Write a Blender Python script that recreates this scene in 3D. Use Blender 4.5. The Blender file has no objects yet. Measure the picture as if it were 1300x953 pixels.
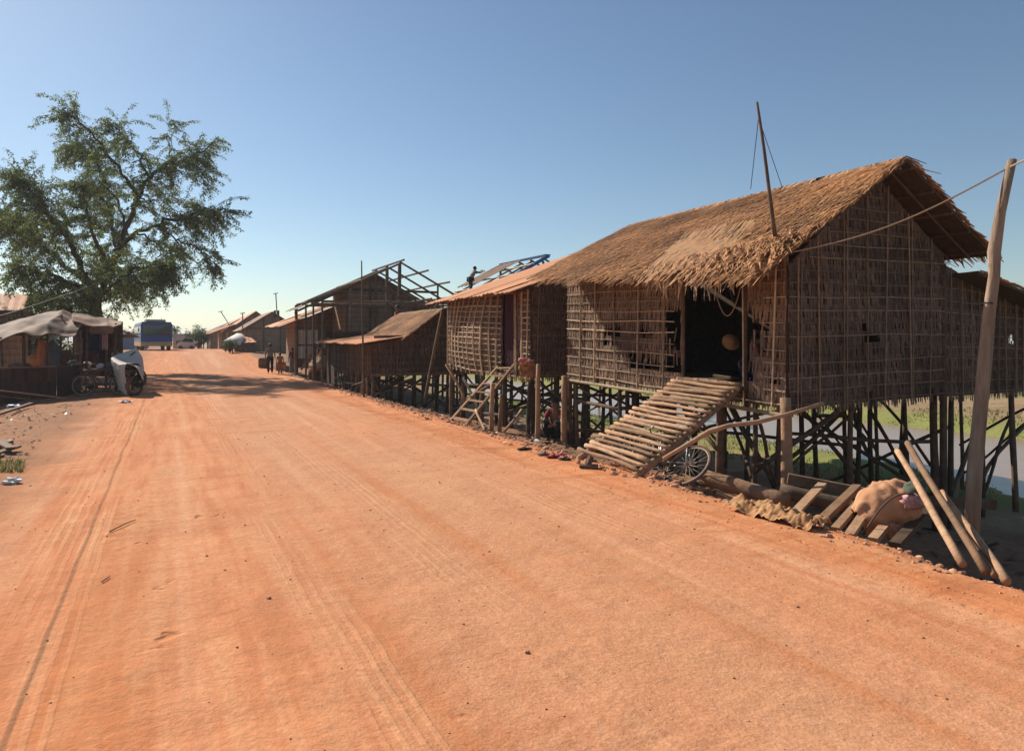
import bpy, math, random
from mathutils import Vector as V, Matrix, noise
R = random.Random(7)
sc = bpy.context.scene
COL = sc.collection
F = 870.0; EYE = 1.75; CU = 650.0; CV = 432.0
E1 = V((-.4472, .8944, 0)); E2 = V((.8944, .4472, 0))

def P(u, v, Y):            # point seen at (u,v) in the photograph at depth Y
    return V(((u-CU)/F*Y, Y, EYE+(CV-v)/F*Y))
def AD(a, d, z=0.0):       # a along the road, d across it (to the right)
    p = E1*a + E2*d
    return V((p.x, p.y, z))
def ad(x, y):
    return (-.4472*x+.8944*y, .8944*x+.4472*y)
def sm(x, a, b):
    t = max(0., min(1., (x-a)/(b-a))); return t*t*(3-2*t)
def lerp(a, b, t): return a+(b-a)*t

# ------------------------------------------------------------------ terrain height
def hroad(a):
    return .84*sm(a, 40, 66) - 1.4*sm(a, 76, 150)
BANK = [(5.35, 0), (5.8, -.09), (6.6, -.3), (7.7, -.52), (9.0, -1.05), (11, -1.35), (16.2, -1.5), (17.6, -1.75), (19, -2.05),
        (24, -2.05), (25.6, -1.7), (26.6, -1.35), (29, -1.2), (60, -1.0), (3000, -1.0)]
def bank(d):
    if d <= BANK[0][0]: return 0.
    for (x0, y0), (x1, y1) in zip(BANK, BANK[1:]):
        if d <= x1: return lerp(y0, y1, (d-x0)/(x1-x0))
    return -1.
def gz(x, y, fine=True):
    a, d = ad(x, y)
    wob = .22*noise.noise(V((a*.35, 3.1, 0))) + .1*noise.noise(V((a*1.3, 7.7, 0)))
    dd = d + wob*sm(d, 4.5, 6)*(1-sm(d, 9, 14)) + sm(d, 12, 17)*2.2*noise.noise(V((a*.09, 1.3, 0)))
    if a < 8: dd = 5.35 + (dd-5.35)*lerp(1.0, 1.75, sm(8-a, 0, 4)) if 5.35 < d < 12 else dd
    b = bank(dd)
    k = 1-.72*sm(a, 32, 46)*(1-sm(d, 11, 20))
    z = hroad(a)*(1-sm(d, 14, 40)) + b*k
    z -= .55*math.exp(-((a-20.5)/2.6)**2-((d+6.3)/2.0)**2)
    z -= .12*sm(-d, 2.6, 5)
    if fine:
        rough = .016 + .05*sm(d, 5.3, 6.2)+.03*sm(-d, 2.4, 4)
        z += rough*(noise.noise(V((x*.9, y*.9, 0)))+.6*noise.noise(V((x*2.7, y*2.7, 4))))
        # wheel ruts along the road
        for c, w, h in ((-1.5, .16, .012), (.2, .2, .012), (4.55, .25, .03), (3.3, .3, .012)):
            cc = c+.25*noise.noise(V((a*.08, c, 9)))
            z -= h*math.exp(-((d-cc)/w)**2)*(0.6+.8*noise.noise(V((a*.5, c, 2))))
    return z
def on(x, y): return V((x, y, gz(x, y)))
def GP(u, v, z=None):      # ground point under photograph pixel (u,v)
    Y = 5.
    zz = 0. if z is None else z
    for _ in range(12):
        Y = (EYE-zz)*F/(v-CV)
        if z is None: zz = .5*zz+.5*gz((u-CU)/F*Y, Y)
    return V(((u-CU)/F*Y, Y, zz))

# ------------------------------------------------------------------ mesh builder
class MB:
    def __init__(s): s.v = []; s.f = []; s.t = []; s.m = []
    def face(s, pts, tint=.5, m=0):
        i = len(s.v); s.v.extend([tuple(p) for p in pts]); s.f.append(tuple(range(i, i+len(pts)))); s.t.append(tint); s.m.append(m)
    def grid(s, rows, tint=.5, m=0, closed=False):
        i = len(s.v); n = len(rows[0])
        for r in rows: s.v.extend([tuple(p) for p in r])
        for j in range(len(rows)-1):
            for k in range(n if closed else n-1):
                k2 = (k+1) % n
                s.f.append((i+j*n+k, i+j*n+k2, i+(j+1)*n+k2, i+(j+1)*n+k))
                s.t.append(tint() if callable(tint) else tint); s.m.append(m)
    def tube(s, pts, r, n=7, tint=None, m=0, caps=True, rough=0.):
        pts = [V(p) for p in pts]
        if not isinstance(r, (list, tuple)): r = [r]*len(pts)
        if len(r) == 2 and len(pts) > 2: r = [lerp(r[0], r[1], i/(len(pts)-1)) for i in range(len(pts))]
        t = R.random() if tint is None else tint
        d0 = (pts[-1]-pts[0]).normalized() if (pts[-1]-pts[0]).length > 1e-6 else V((0, 0, 1))
        up = V((0, 0, 1)) if abs(d0.z) < .9 else V((1, 0, 0))
        rows = []
        for i, p in enumerate(pts):
            d = pts[min(i+1, len(pts)-1)]-pts[max(i-1, 0)]
            if d.length < 1e-7: d = d0
            d.normalize()
            sx = d.cross(up)
            if sx.length < 1e-4: sx = d.cross(V((0, 1, 0)))
            sx.normalize(); sy = d.cross(sx).normalized()
            rows.append([p + (sx*math.cos(2*math.pi*k/n)+sy*math.sin(2*math.pi*k/n))*r[i]*(1+rough*R.uniform(-1, 1)) for k in range(n)])
        base = len(s.v)
        s.grid(rows, t, m, closed=True)
        if caps:
            s.f.append(tuple(base+k for k in range(n))[::-1]); s.t.append(t); s.m.append(m)
            e = base+(len(rows)-1)*n
            s.f.append(tuple(e+k for k in range(n))); s.t.append(t); s.m.append(m)
        return s
    def pole(s, p0, p1, r0, r1=None, n=7, bend=.02, seg=5, tint=None, m=0, knots=0.):
        p0, p1 = V(p0), V(p1); L = (p1-p0).length; r1 = r0 if r1 is None else r1
        o = V((R.uniform(-1, 1), R.uniform(-1, 1), R.uniform(-1, 1)))*bend*L
        o2 = V((R.uniform(-1, 1), R.uniform(-1, 1), R.uniform(-1, 1)))*bend*L*.5
        pts = []; rr = []
        for i in range(seg+1):
            t = i/seg
            pts.append(p0.lerp(p1, t)+o*math.sin(math.pi*t)+o2*math.sin(2*math.pi*t))
            rr.append(lerp(r0, r1, t)*(1+knots*R.uniform(-1, 1)))
        return s.tube(pts, rr, n, tint, m, rough=.05)
    def beam(s, p0, p1, w, h, up=V((0, 0, 1)), tint=None, m=0):
        p0, p1 = V(p0), V(p1); d = (p1-p0).normalized()
        sx = d.cross(up)
        if sx.length < 1e-3: sx = d.cross(V((1, 0, 0)))
        sx.normalize(); sy = sx.cross(d).normalized()
        t = R.random() if tint is None else tint
        c = [[p + sx*a*w/2+sy*b*h/2 for a, b in ((-1, -1), (1, -1), (1, 1), (-1, 1))] for p in (p0, p1)]
        i = len(s.v); s.v.extend([tuple(q) for r in c for q in r])
        for f in ((3, 2, 1, 0), (4, 5, 6, 7), (0, 1, 5, 4), (1, 2, 6, 5), (2, 3, 7, 6), (3, 0, 4, 7)):
            s.f.append(tuple(i+k for k in f)); s.t.append(t); s.m.append(m)
        return s
    def box(s, c, sx, sy, sz, rz=0., tint=None, m=0, rx=0.):
        M = Matrix.Rotation(rz, 3, 'Z') @ Matrix.Rotation(rx, 3, 'X')
        c = V(c)
        p = M @ V((0, -sy/2, 0)); q = M @ V((0, sy/2, 0))
        return s.beam(c+p, c+q, sx, sz, up=M @ V((0, 0, 1)), tint=tint, m=m)
    def blob(s, c, rx, ry, rz, amp=.1, fr=2., nu=16, nv=10, rot=None, tint=.5, m=0, seed=0., p=1.0):
        rows = []
        for j in range(nv+1):
            th = math.pi*j/nv; row = []
            for k in range(nu):
                ph = 2*math.pi*k/nu
                q = V((math.sin(th)*math.cos(ph), math.sin(th)*math.sin(ph), math.cos(th)))
                g = 1+amp*noise.noise(q*fr+V((seed, seed*1.7, 0)))
                def pw(x): return math.copysign(abs(x)**p, x)
                w = V((pw(q.x)*rx, pw(q.y)*ry, pw(q.z)*rz))*g
                if rot is not None: w = rot @ w
                row.append(V(c)+w)
            rows.append(row)
        s.grid(rows, tint, m, closed=True); return s
    def lathe(s, c, prof, n=16, tint=.5, m=0, axis=None):
        c = V(c); rows = []
        for r, z in prof:
            rows.append([V((math.cos(2*math.pi*k/n)*r, math.sin(2*math.pi*k/n)*r, z)) for k in range(n)])
        if axis is not None: rows = [[axis @ q for q in r] for r in rows]
        s.grid([[c+q for q in r] for r in rows], tint, m, closed=True); return s
    def build(s, name, mats, parent=None, smooth=False, at=None):
        me = bpy.data.meshes.new(name); me.from_pydata(s.v, [], s.f); me.update()
        a = me.attributes.new('tint', 'FLOAT', 'FACE'); a.data.foreach_set('value', s.t)
        if not isinstance(mats, (list, tuple)): mats = [mats]
        for m in mats: me.materials.append(m)
        me.polygons.foreach_set('material_index', s.m)
        if smooth: me.polygons.foreach_set('use_smooth', [True]*len(s.f))
        o = bpy.data.objects.new(name, me); COL.objects.link(o)
        if at is not None and parent is None:
            me.transform(Matrix.Translation(-V(at))); o.location = at
        if parent is not None:
            o.parent = parent
            root = parent; M = Matrix.Identity(4)
            while root is not None: M = root.matrix_basis @ M; root = root.parent
            me.transform(M.inverted())
        return o
def tag(o, label=None, cat=None, group=None, kind=None):
    if label: o['label'] = label
    if cat: o['category'] = cat
    if group: o['group'] = group
    if kind: o['kind'] = kind
    return o
def thing(name, label, cat, loc=(0, 0, 0), rz=0, group=None):
    o = bpy.data.objects.new(name, None); COL.objects.link(o); o.location = loc; o.rotation_euler = (0, 0, rz)
    o.empty_display_size = .2
    return tag(o, label, cat, group)

# ------------------------------------------------------------------ materials
def newmat(name):
    m = bpy.data.materials.new(name); m.use_nodes = True
    nt = m.node_tree; b = nt.nodes['Principled BSDF']; return m, nt, b
def N(nt, typ, **kw):
    n = nt.nodes.new(typ)
    for k, v in kw.items():
        if k in n.inputs: n.inputs[k].default_value = v
        else: setattr(n, k, v)
    return n
def L(nt, a, b): nt.links.new(a, b)
def c4(c): return (c[0], c[1], c[2], 1)
def simple(name, c1, c2=None, scale=4., rough=.85, bump=.0, tintamt=.5, stretch=(1, 1, 1), metal=0., dust=0., detail=5., spec=.3, bscale=None, trans=0.):
    m, nt, b = newmat(name)
    c2 = c2 or tuple(x*.6 for x in c1)
    tc = N(nt, 'ShaderNodeNewGeometry'); mp = N(nt, 'ShaderNodeMapping'); mp.inputs['Scale'].default_value = stretch
    L(nt, tc.outputs['Position'], mp.inputs['Vector'])
    no = N(nt, 'ShaderNodeTexNoise', Scale=scale, Detail=detail, Roughness=.65); L(nt, mp.outputs[0], no.inputs['Vector'])
    cr = N(nt, 'ShaderNodeMapRange'); cr.inputs['From Min'].default_value = .3; cr.inputs['From Max'].default_value = .7
    L(nt, no.outputs['Fac'], cr.inputs['Value'])
    mx = N(nt, 'ShaderNodeMix', data_type='RGBA'); mx.inputs['A'].default_value = c4(c1); mx.inputs['B'].default_value = c4(c2)
    L(nt, cr.outputs[0], mx.inputs['Factor'])
    at = N(nt, 'ShaderNodeAttribute', attribute_name='tint')
    ma = N(nt, 'ShaderNodeMapRange'); ma.inputs['To Min'].default_value = 1-tintamt; ma.inputs['To Max'].default_value = 1+tintamt
    L(nt, at.outputs['Fac'], ma.inputs['Value'])
    mu = N(nt, 'ShaderNodeVectorMath', operation='SCALE'); L(nt, mx.outputs['Result'], mu.inputs[0]); L(nt, ma.outputs[0], mu.inputs['Scale'])
    out = mu.outputs[0]
    if dust:
        n2 = N(nt, 'ShaderNodeTexNoise', Scale=1.7, Detail=6., Roughness=.7); L(nt, tc.outputs['Position'], n2.inputs['Vector'])
        r2 = N(nt, 'ShaderNodeMapRange'); r2.inputs['From Min'].default_value = .35; r2.inputs['From Max'].default_value = .65; r2.inputs['To Max'].default_value = dust
        L(nt, n2.outputs['Fac'], r2.inputs['Value'])
        m2 = N(nt, 'ShaderNodeMix', data_type='RGBA'); m2.inputs['B'].default_value = c4((.50, .22, .105))
        L(nt, r2.outputs[0], m2.inputs['Factor']); L(nt, out, m2.inputs['A']); out = m2.outputs['Result']
    L(nt, out, b.inputs['Base Color'])
    b.inputs['Roughness'].default_value = rough; b.inputs['Metallic'].default_value = metal
    b.inputs['Specular IOR Level'].default_value = spec
    if bump:
        n3 = N(nt, 'ShaderNodeTexNoise', Scale=bscale or scale*4, Detail=6., Roughness=.6); L(nt, mp.outputs[0], n3.inputs['Vector'])
        bp = N(nt, 'ShaderNodeBump', Strength=bump, Distance=.02); L(nt, n3.outputs['Fac'], bp.inputs['Height']); L(nt, bp.outputs[0], b.inputs['Normal'])
    if trans:
        tr = N(nt, 'ShaderNodeBsdfTranslucent'); L(nt, out, tr.inputs['Color'])
        ms = N(nt, 'ShaderNodeMixShader'); ms.inputs[0].default_value = trans
        L(nt, b.outputs[0], ms.inputs[1]); L(nt, tr.outputs[0], ms.inputs[2])
        L(nt, ms.outputs[0], nt.nodes['Material Output'].inputs['Surface'])
    return m
M = {}
M['wood'] = simple('weathered_wood', (.20, .125, .075), (.09, .055, .035), 6, .85, .35, .45)
M['darkwood'] = simple('dark_post_wood', (.17, .11, .072), (.065, .043, .03), 6, .9, .35, .4)
M['pale'] = simple('pale_pole_wood', (.40, .255, .15), (.22, .135, .08), 7, .85, .5, .45, dust=.3)
M['greypole'] = simple('grey_timber', (.48, .35, .25), (.22, .15, .10), 9, .9, .6, .2, stretch=(1, 1, .12))
M['bamboo'] = simple('split_bamboo', (.56, .42, .28), (.30, .20, .115), 9, .7, .15, .45)
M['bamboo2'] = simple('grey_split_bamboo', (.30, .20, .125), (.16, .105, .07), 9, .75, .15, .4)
M['leaf'] = simple('dry_palm_leaf', (.31, .20, .13), (.13, .08, .052), 14, .8, .3, .55, trans=.12)
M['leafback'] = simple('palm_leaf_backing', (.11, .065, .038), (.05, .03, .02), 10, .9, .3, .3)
M['leafdark'] = simple('shaded_brown_palm_leaf', (.22, .14, .098), (.10, .062, .045), 14, .85, .3, .5, trans=.08)  # darker copy of the dry leaf; gable-wall shade is put into the colour
M['thatch'] = simple('thatch_leaf', (.56, .28, .11), (.25, .12, .05), 12, .78, .25, .72, dust=.3, trans=.12)
M['thatch2'] = simple('smooth_thatch_mat', (.40, .22, .095), (.26, .135, .06), 9, .8, .25, .4, dust=.3)
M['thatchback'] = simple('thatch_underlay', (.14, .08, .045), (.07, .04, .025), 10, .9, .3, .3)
M['husk'] = simple('pale_dry_frond_tip', (.60, .47, .33), (.40, .28, .18), 12, .7, .1, .3, trans=.2)
M['rust'] = simple('dusty_rusty_sheet', (.70, .32, .15), (.56, .235, .105), 1.6, .75, .15, .18, dust=.7, spec=.25)
M['rustdark'] = simple('old_rusty_sheet', (.30, .14, .08), (.14, .075, .05), 3., .8, .2, .3, dust=.3)
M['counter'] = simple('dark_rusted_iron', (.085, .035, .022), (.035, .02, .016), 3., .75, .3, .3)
M['tarp'] = simple('dusty_grey_tarp', (.24, .15, .10), (.09, .055, .038), 1.6, .8, .3, .25, dust=.25, trans=.12)
M['tarp2'] = simple('brown_stained_tarp', (.26, .15, .09), (.14, .085, .055), 2.5, .8, .2, .25, dust=.3, trans=.2)
M['cover'] = simple('grey_cloth_cover', (.56, .48, .40), (.46, .39, .32), 3., .7, .12, .15)
M['white'] = simple('white_cloth', (.72, .66, .58), (.6, .54, .46), 4., .7, .1, .2, trans=.2)
M['plaster'] = simple('grey_render', (.36, .33, .29), (.27, .24, .21), 2., .9, .1, .2)
M['grassmat'] = simple('grass_blade', (.14, .21, .045), (.09, .14, .03), 1., .7, 0, .5, trans=.3)
M['drygrass'] = simple('dry_grass_blade', (.30, .24, .11), (.20, .15, .07), 1., .8, 0, .5, trans=.3)
M['foliage'] = simple('tree_leaf', (.21, .25, .075), (.12, .155, .05), 1.2, .65, 0, .55, trans=.45)
M['shrub'] = simple('shrub_leaf', (.085, .13, .035), (.05, .08, .02), 2., .65, 0, .5, trans=.3)
M['bark'] = simple('tree_bark', (.10, .07, .05), (.05, .035, .025), 5., .95, .5, .3)
M['blue'] = simple('bus_blue_paint', (.006, .055, .26), (.005, .045, .2), 2., .35, 0, .1, spec=.4)
M['cream'] = simple('dusty_yellow_paint', (.50, .38, .16), (.38, .28, .13), 2., .5, 0, .15, dust=.5)
M['glass'] = simple('dark_window_glass', (.015, .025, .035), (.01, .018, .025), 1., .05, 0, 0, spec=.5)
M['tyre'] = simple('dusty_rubber', (.05, .04, .035), (.03, .025, .022), 9., .9, .1, .2, dust=.3)
M['chrome'] = simple('dull_steel', (.50, .46, .42), (.32, .27, .23), 9., .4, 0, .2, metal=.6)
M['rustmetal'] = simple('bike_painted_steel', (.14, .07, .05), (.08, .05, .04), 8., .6, 0, .3, dust=.2)
M['wheelrim'] = simple('dusty_rim', (.42, .31, .22), (.25, .18, .13), 8., .6, 0, .3)
M['black'] = simple('black_plastic', (.02, .018, .016), (.012, .011, .01), 5., .6, 0, .2)
M['red'] = simple('red_cloth', (.34, .025, .035), (.22, .02, .025), 5., .85, .1, .3)
M['maroon'] = simple('maroon_curtain', (.05, .012, .022), (.04, .01, .018), 5., .9, .1, .2)
M['orange'] = simple('orange_cloth', (.55, .19, .07), (.36, .11, .05), 5., .85, .1, .3)
M['pink'] = simple('pink_cloth', (.55, .20, .20), (.4, .13, .14), 5., .85, .1, .3)
M['plum'] = simple('plum_blouse', (.20, .055, .085), (.12, .035, .055), 6., .85, .1, .2)
M['greycloth'] = simple('grey_blue_cloth', (.15, .15, .165), (.10, .10, .11), 6., .85, .1, .2)
M['shirt'] = simple('light_grey_shirt', (.28, .25, .23), (.20, .18, .16), 6., .85, .1, .2)
M['teal'] = simple('pale_teal_shirt', (.22, .33, .34), (.16, .24, .25), 6., .85, .1, .2)
M['navy'] = simple('navy_trousers', (.018, .022, .035), (.012, .014, .022), 6., .85, .1, .2)
M['bluecloth'] = simple('dark_blue_cloth', (.015, .03, .13), (.01, .02, .08), 4., .85, .1, .2)
M['skin'] = simple('brown_skin', (.23, .12, .07), (.17, .085, .05), 5., .6, 0, .1)
M['hair'] = simple('black_hair', (.012, .010, .009), (.008, .007, .006), 20., .6, .1, .1)
M['sack'] = simple('woven_sack', (.60, .33, .18), (.40, .20, .105), 5., .85, .3, .15, dust=.3, bscale=60.)
M['burlap'] = simple('ochre_tarpaulin', (.48, .26, .11), (.30, .15, .06), 5., .8, .25, .15, dust=.3)
M['cap'] = simple('faded_green_cloth', (.12, .13, .09), (.07, .08, .06), 12., .85, .2, .2)
M['pinkprint'] = simple('pink_printed_cloth', (.62, .42, .40), (.30, .10, .09), 22., .85, .1, .2)
M['paper'] = simple('white_plastic', (.72, .70, .68), (.55, .5, .45), 6., .5, .1, .2)
M['bluebit'] = simple('pale_blue_plastic', (.30, .42, .55), (.2, .3, .45), 6., .5, .1, .2)
M['car'] = simple('white_car_paint', (.65, .63, .60), (.55, .5, .45), 2., .4, 0, .1, dust=.2)
M['redpaint'] = simple('red_paint', (.40, .05, .03), (.3, .04, .03), 2., .4, 0, .1)
M['blueshed'] = simple('blue_painted_sheet', (.10, .15, .24), (.07, .11, .18), 2., .7, 0, .2)
M['bluemetal'] = simple('blue_ridge_sheet', (.02, .10, .35), (.015, .07, .15), 3., .6, 0, .1)
M['rope'] = simple('rope_fibre', (.42, .29, .17), (.3, .2, .12), 20., .85, 0, .2)
M['stone'] = simple('pebble', (.60, .33, .2), (.45, .22, .12), 9., .9, .2, .45)
M['board'] = simple('plywood_board', (.15, .105, .075), (.085, .06, .045), 3., .85, .2, .25)
M['lamp'] = simple('headlamp_glass', (.6, .58, .5), (.5, .45, .4), 5., .2, 0, .1, spec=.7)

def wall_panel_mat():
    # weathered woven-leaf panels for the distant houses: rows of leaf with streaks
    m, nt, b = newmat('leaf_panel_distant')
    g = N(nt, 'ShaderNodeNewGeometry'); sx = N(nt, 'ShaderNodeSeparateXYZ'); L(nt, g.outputs['Position'], sx.inputs[0])
    mp = N(nt, 'ShaderNodeMapping'); mp.inputs['Scale'].default_value = (14, 14, 2.2); L(nt, g.outputs['Position'], mp.inputs['Vector'])
    no = N(nt, 'ShaderNodeTexNoise', Scale=1., Detail=5., Roughness=.7); L(nt, mp.outputs[0], no.inputs['Vector'])
    n2 = N(nt, 'ShaderNodeTexNoise', Scale=.9, Detail=4.); L(nt, g.outputs['Position'], n2.inputs['Vector'])
    w = N(nt, 'ShaderNodeMath', operation='MULTIPLY'); w.inputs[1].default_value = 4.2; L(nt, sx.outputs['Z'], w.inputs[0])
    fr = N(nt, 'ShaderNodeMath', operation='FRACT'); L(nt, w.outputs[0], fr.inputs[0])
    ad_ = N(nt, 'ShaderNodeMath', operation='MULTIPLY_ADD'); ad_.inputs[1].default_value = .25; L(nt, fr.outputs[0], ad_.inputs[0]); L(nt, no.outputs['Fac'], ad_.inputs[2])
    mx = N(nt, 'ShaderNodeMix', data_type='RGBA'); mx.inputs['A'].default_value = (.10, .06, .038, 1); mx.inputs['B'].default_value = (.33, .21, .135, 1)
    mr = N(nt, 'ShaderNodeMapRange'); mr.inputs['From Min'].default_value = .3; mr.inputs['From Max'].default_value = .95; L(nt, ad_.outputs[0], mr.inputs['Value']); L(nt, mr.outputs[0], mx.inputs['Factor'])
    m2 = N(nt, 'ShaderNodeMix', data_type='RGBA', blend_type='MULTIPLY'); m2.inputs['Factor'].default_value = .7
    L(nt, mx.outputs['Result'], m2.inputs['A'])
    mr2 = N(nt, 'ShaderNodeMapRange'); mr2.inputs['From Min'].default_value = .3; mr2.inputs['From Max'].default_value = .7; mr2.inputs['To Min'].default_value = .55; mr2.inputs['To Max'].default_value = 1.3
    L(nt, n2.outputs['Fac'], mr2.inputs['Value']); L(nt, mr2.outputs[0], m2.inputs['B'])
    L(nt, m2.outputs['Result'], b.inputs['Base Color']); b.inputs['Roughness'].default_value = .9
    bp = N(nt, 'ShaderNodeBump', Strength=.4, Distance=.03); L(nt, ad_.outputs[0], bp.inputs['Height']); L(nt, bp.outputs[0], b.inputs['Normal'])
    return m
M['panel'] = wall_panel_mat()

def ground_mat():
    m, nt, b = newmat('laterite_ground')
    g = N(nt, 'ShaderNodeNewGeometry'); Pn = g.outputs['Position']
    def dot(vec):
        n = N(nt, 'ShaderNodeVectorMath', operation='DOT_PRODUCT'); n.inputs[1].default_value = vec; L(nt, Pn, n.inputs[0]); return n.outputs['Value']
    a, d = dot(E1), dot(E2)
    def noi(scale, detail=4., vec=Pn, rough=.6):
        n = N(nt, 'ShaderNodeTexNoise', Scale=scale, Detail=detail, Roughness=rough); L(nt, vec, n.inputs['Vector']); return n.outputs['Fac']
    def mr(x, f0, f1, t0=0., t1=1.):
        n = N(nt, 'ShaderNodeMapRange'); n.interpolation_type = 'SMOOTHSTEP'
        for k, v in zip(('From Min', 'From Max', 'To Min', 'To Max'), (f0, f1, t0, t1)): n.inputs[k].default_value = v
        L(nt, x, n.inputs['Value']); return n.outputs[0]
    def mth(op, x, y):
        n = N(nt, 'ShaderNodeMath', operation=op)
        for i, q in enumerate((x, y)):
            if isinstance(q, (int, float)): n.inputs[i].default_value = q
            else: L(nt, q, n.inputs[i])
        return n.outputs[0]
    def mix(fac, A, B, bt='MIX'):
        n = N(nt, 'ShaderNodeMix', data_type='RGBA', blend_type=bt)
        for k, q in (('Factor', fac), ('A', A), ('B', B)):
            if isinstance(q, tuple): n.inputs[k].default_value = c4(q)
            elif isinstance(q, (int, float)): n.inputs[k].default_value = q
            else: L(nt, q, n.inputs[k])
        return n.outputs['Result']
    cb = N(nt, 'ShaderNodeCombineXYZ'); L(nt, mth('MULTIPLY', a, .16), cb.inputs[0]); L(nt, d, cb.inputs[1])
    RD = cb.outputs[0]                       # stretched along the road
    cb2 = N(nt, 'ShaderNodeCombineXYZ'); L(nt, mth('MULTIPLY', a, .55), cb2.inputs[0]); L(nt, mth('MULTIPLY', d, 6.), cb2.inputs[1])
    RF = cb2.outputs[0]
    n1 = noi(1.1, 5., RD); n2 = noi(.55, 4.); n3 = noi(9., 6.); n4 = noi(60., 4.); n5 = noi(1.0, 4., RF)
    dw = mth('ADD', d, mth('MULTIPLY', mth('SUBTRACT', n2, .5), 1.6))
    dw = mth('ADD', dw, mth('MULTIPLY', mth('SUBTRACT', n3, .5), .5))
    red = mix(mr(n1, .3, .7), (.67, .258, .115), (.59, .205, .080))
    red = mix(mr(n5, .42, .62, 0, .6), red, (.70, .34, .165)); red = mix(mr(n5, .5, .36, 0, .45), red, (.47, .17, .065))
    red = mix(mr(n2, .5, .7, 0, .35), red, (.50, .185, .07))
    core = mix(mr(n3, .3, .7), (.62, .30, .16), (.52, .23, .115))
    speck = mix(mr(n4, .42, .62), (.46, .215, .115), (.74, .40, .23))
    core = mix(.42, core, speck)
    cmask = mth('MULTIPLY', mr(dw, .2, 1.5), mr(dw, 5.0, 3.4))
    cmask = mth('MULTIPLY', cmask, mr(n1, .2, .62, .35, .95))
    col = mix(cmask, red, core)
    # paler worn wheel lines
    for c, w, s in ((-1.5, .22, .28), (.15, .3, .35), (2.6, .35, .25), (4.3, .3, .18)):
        dd = mth('ABSOLUTE', mth('SUBTRACT', dw, c), 0)
        col = mix(mth('MULTIPLY', mr(dd, w*1.6, w*.3), mr(n1, .35, .65, 0, s)), col, (.68, .36, .19))
    cb4 = N(nt, 'ShaderNodeCombineXYZ'); L(nt, mth('MULTIPLY', a, .045), cb4.inputs[0]); L(nt, mth('MULTIPLY', d, 1.25), cb4.inputs[1])
    n10 = noi(1., 4., cb4.outputs[0]); col = mix(mr(n10, .5, .66, 0, .6), col, (.52, .175, .058)); col = mix(mr(n10, .46, .34, 0, .55), col, (.74, .40, .23))
    # darker cross drifts of loose dust
    cb3 = N(nt, 'ShaderNodeCombineXYZ'); L(nt, mth('MULTIPLY', a, 1.6), cb3.inputs[0]); L(nt, mth('MULTIPLY', d, .35), cb3.inputs[1])
    n6 = noi(1.2, 5., cb3.outputs[0])
    col = mix(mth('MULTIPLY', mr(n6, .54, .7, 0, .4), mr(d, 3.2, 1.)), col, (.46, .165, .062))
    col = mix(mth('MULTIPLY', mr(n1, .54, .66, 0, .5), mr(n3, .35, .6)), col, (.70, .36, .18))
    col = mix(mth('MULTIPLY', mr(n6, .5, .66, 0, .75), mth('MULTIPLY', mr(dw, 4.0, 4.5), mr(dw, 5.6, 5.0))), col, (.40, .13, .045))
    # scuffed hollows and fine tyre lines
    n9 = noi(2.1, 3.); scuff = mth('MULTIPLY', mr(n9, .66, .74), mr(n2, .45, .6))
    col = mix(mth('MULTIPLY', scuff, .6), col, (.44, .155, .06))
    sn = mth('SINE', mth('MULTIPLY', mth('ADD', d, mth('MULTIPLY', n2, .1)), 80.), 0)
    tb = None
    for c, w in ((-.75, .32), (.95, .2), (1.9, .22), (3.7, .2)):
        dd = mth('ABSOLUTE', mth('SUBTRACT', mth('ADD', d, mth('MULTIPLY', n2, .3)), c+.15), 0); q = mr(dd, w, w*.8)
        tb = q if tb is None else mth('MAXIMUM', tb, q)
    tread = mth('MULTIPLY', mth('MULTIPLY', tb, mr(sn, -.2, .8)), mr(n1, .42, .6, .0, .8))
    col = mix(mth('MULTIPLY', tread, .32), col, (.80, .43, .22))
    # left shoulder: greyer trodden earth
    left = mix(mr(n3, .3, .7), (.32, .16, .08), (.19, .10, .055))
    left = mix(mr(n2, .4, .6, 0, .4), left, (.38, .18, .085))
    col = mix(mr(dw, -.9, -2.3, 0, .92), col, left)
    # right bank and plain
    bankc = mix(mr(n3, .3, .7), (.34, .19, .105), (.19, .115, .07))
    col = mix(mr(dw, 5.5, 6.3), col, bankc)
    sand = mix(mr(n2, .35, .65), (.38, .27, .16), (.26, .19, .105)); sand = mix(mr(n3, .4, .65, 0, .5), sand, (.19, .15, .075))
    col = mix(mr(dw, 10.5, 13), col, sand)
    grn = mix(mr(n3, .3, .7), (.16, .235, .05), (.26, .30, .095))
    g1 = mth('MULTIPLY', mr(dw, 13.0, 15.4), mr(dw, 19.5, 18.3))
    g2 = mth('MULTIPLY', mr(dw, 24.5, 25.2), mr(dw, 29.5, 27.))
    g3 = mth('MULTIPLY', mr(dw, 34., 42.), mr(n2, .35, .6, .2, .8))
    gg = mth('MAXIMUM', mth('MAXIMUM', mth('MULTIPLY', g1, mr(n2, .3, .5, .45, 1.)), g2), g3)
    col = mix(mth('MULTIPLY', gg, .92), col, grn)
    far = mix(mr(n2, .4, .6), (.25, .20, .09), (.15, .17, .05))
    col = mix(mr(d, -14., -30.), col, far)
    # dark flecks and grit
    n7 = noi(170., 2.); col = mix(mr(n7, .69, .76, 0, .5), col, (.17, .08, .045))
    n8 = noi(26., 3.); col = mix(mr(n8, .3, .7, 0, .35), col, (.36, .15, .07))
    L(nt, col, b.inputs['Base Color']); b.inputs['Roughness'].default_value = .95; b.inputs['Specular IOR Level'].default_value = .12
    h = mth('ADD', mth('MULTIPLY', noi(2.2, 9., rough=.66), .05), mth('MULTIPLY', n4, .006))
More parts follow.
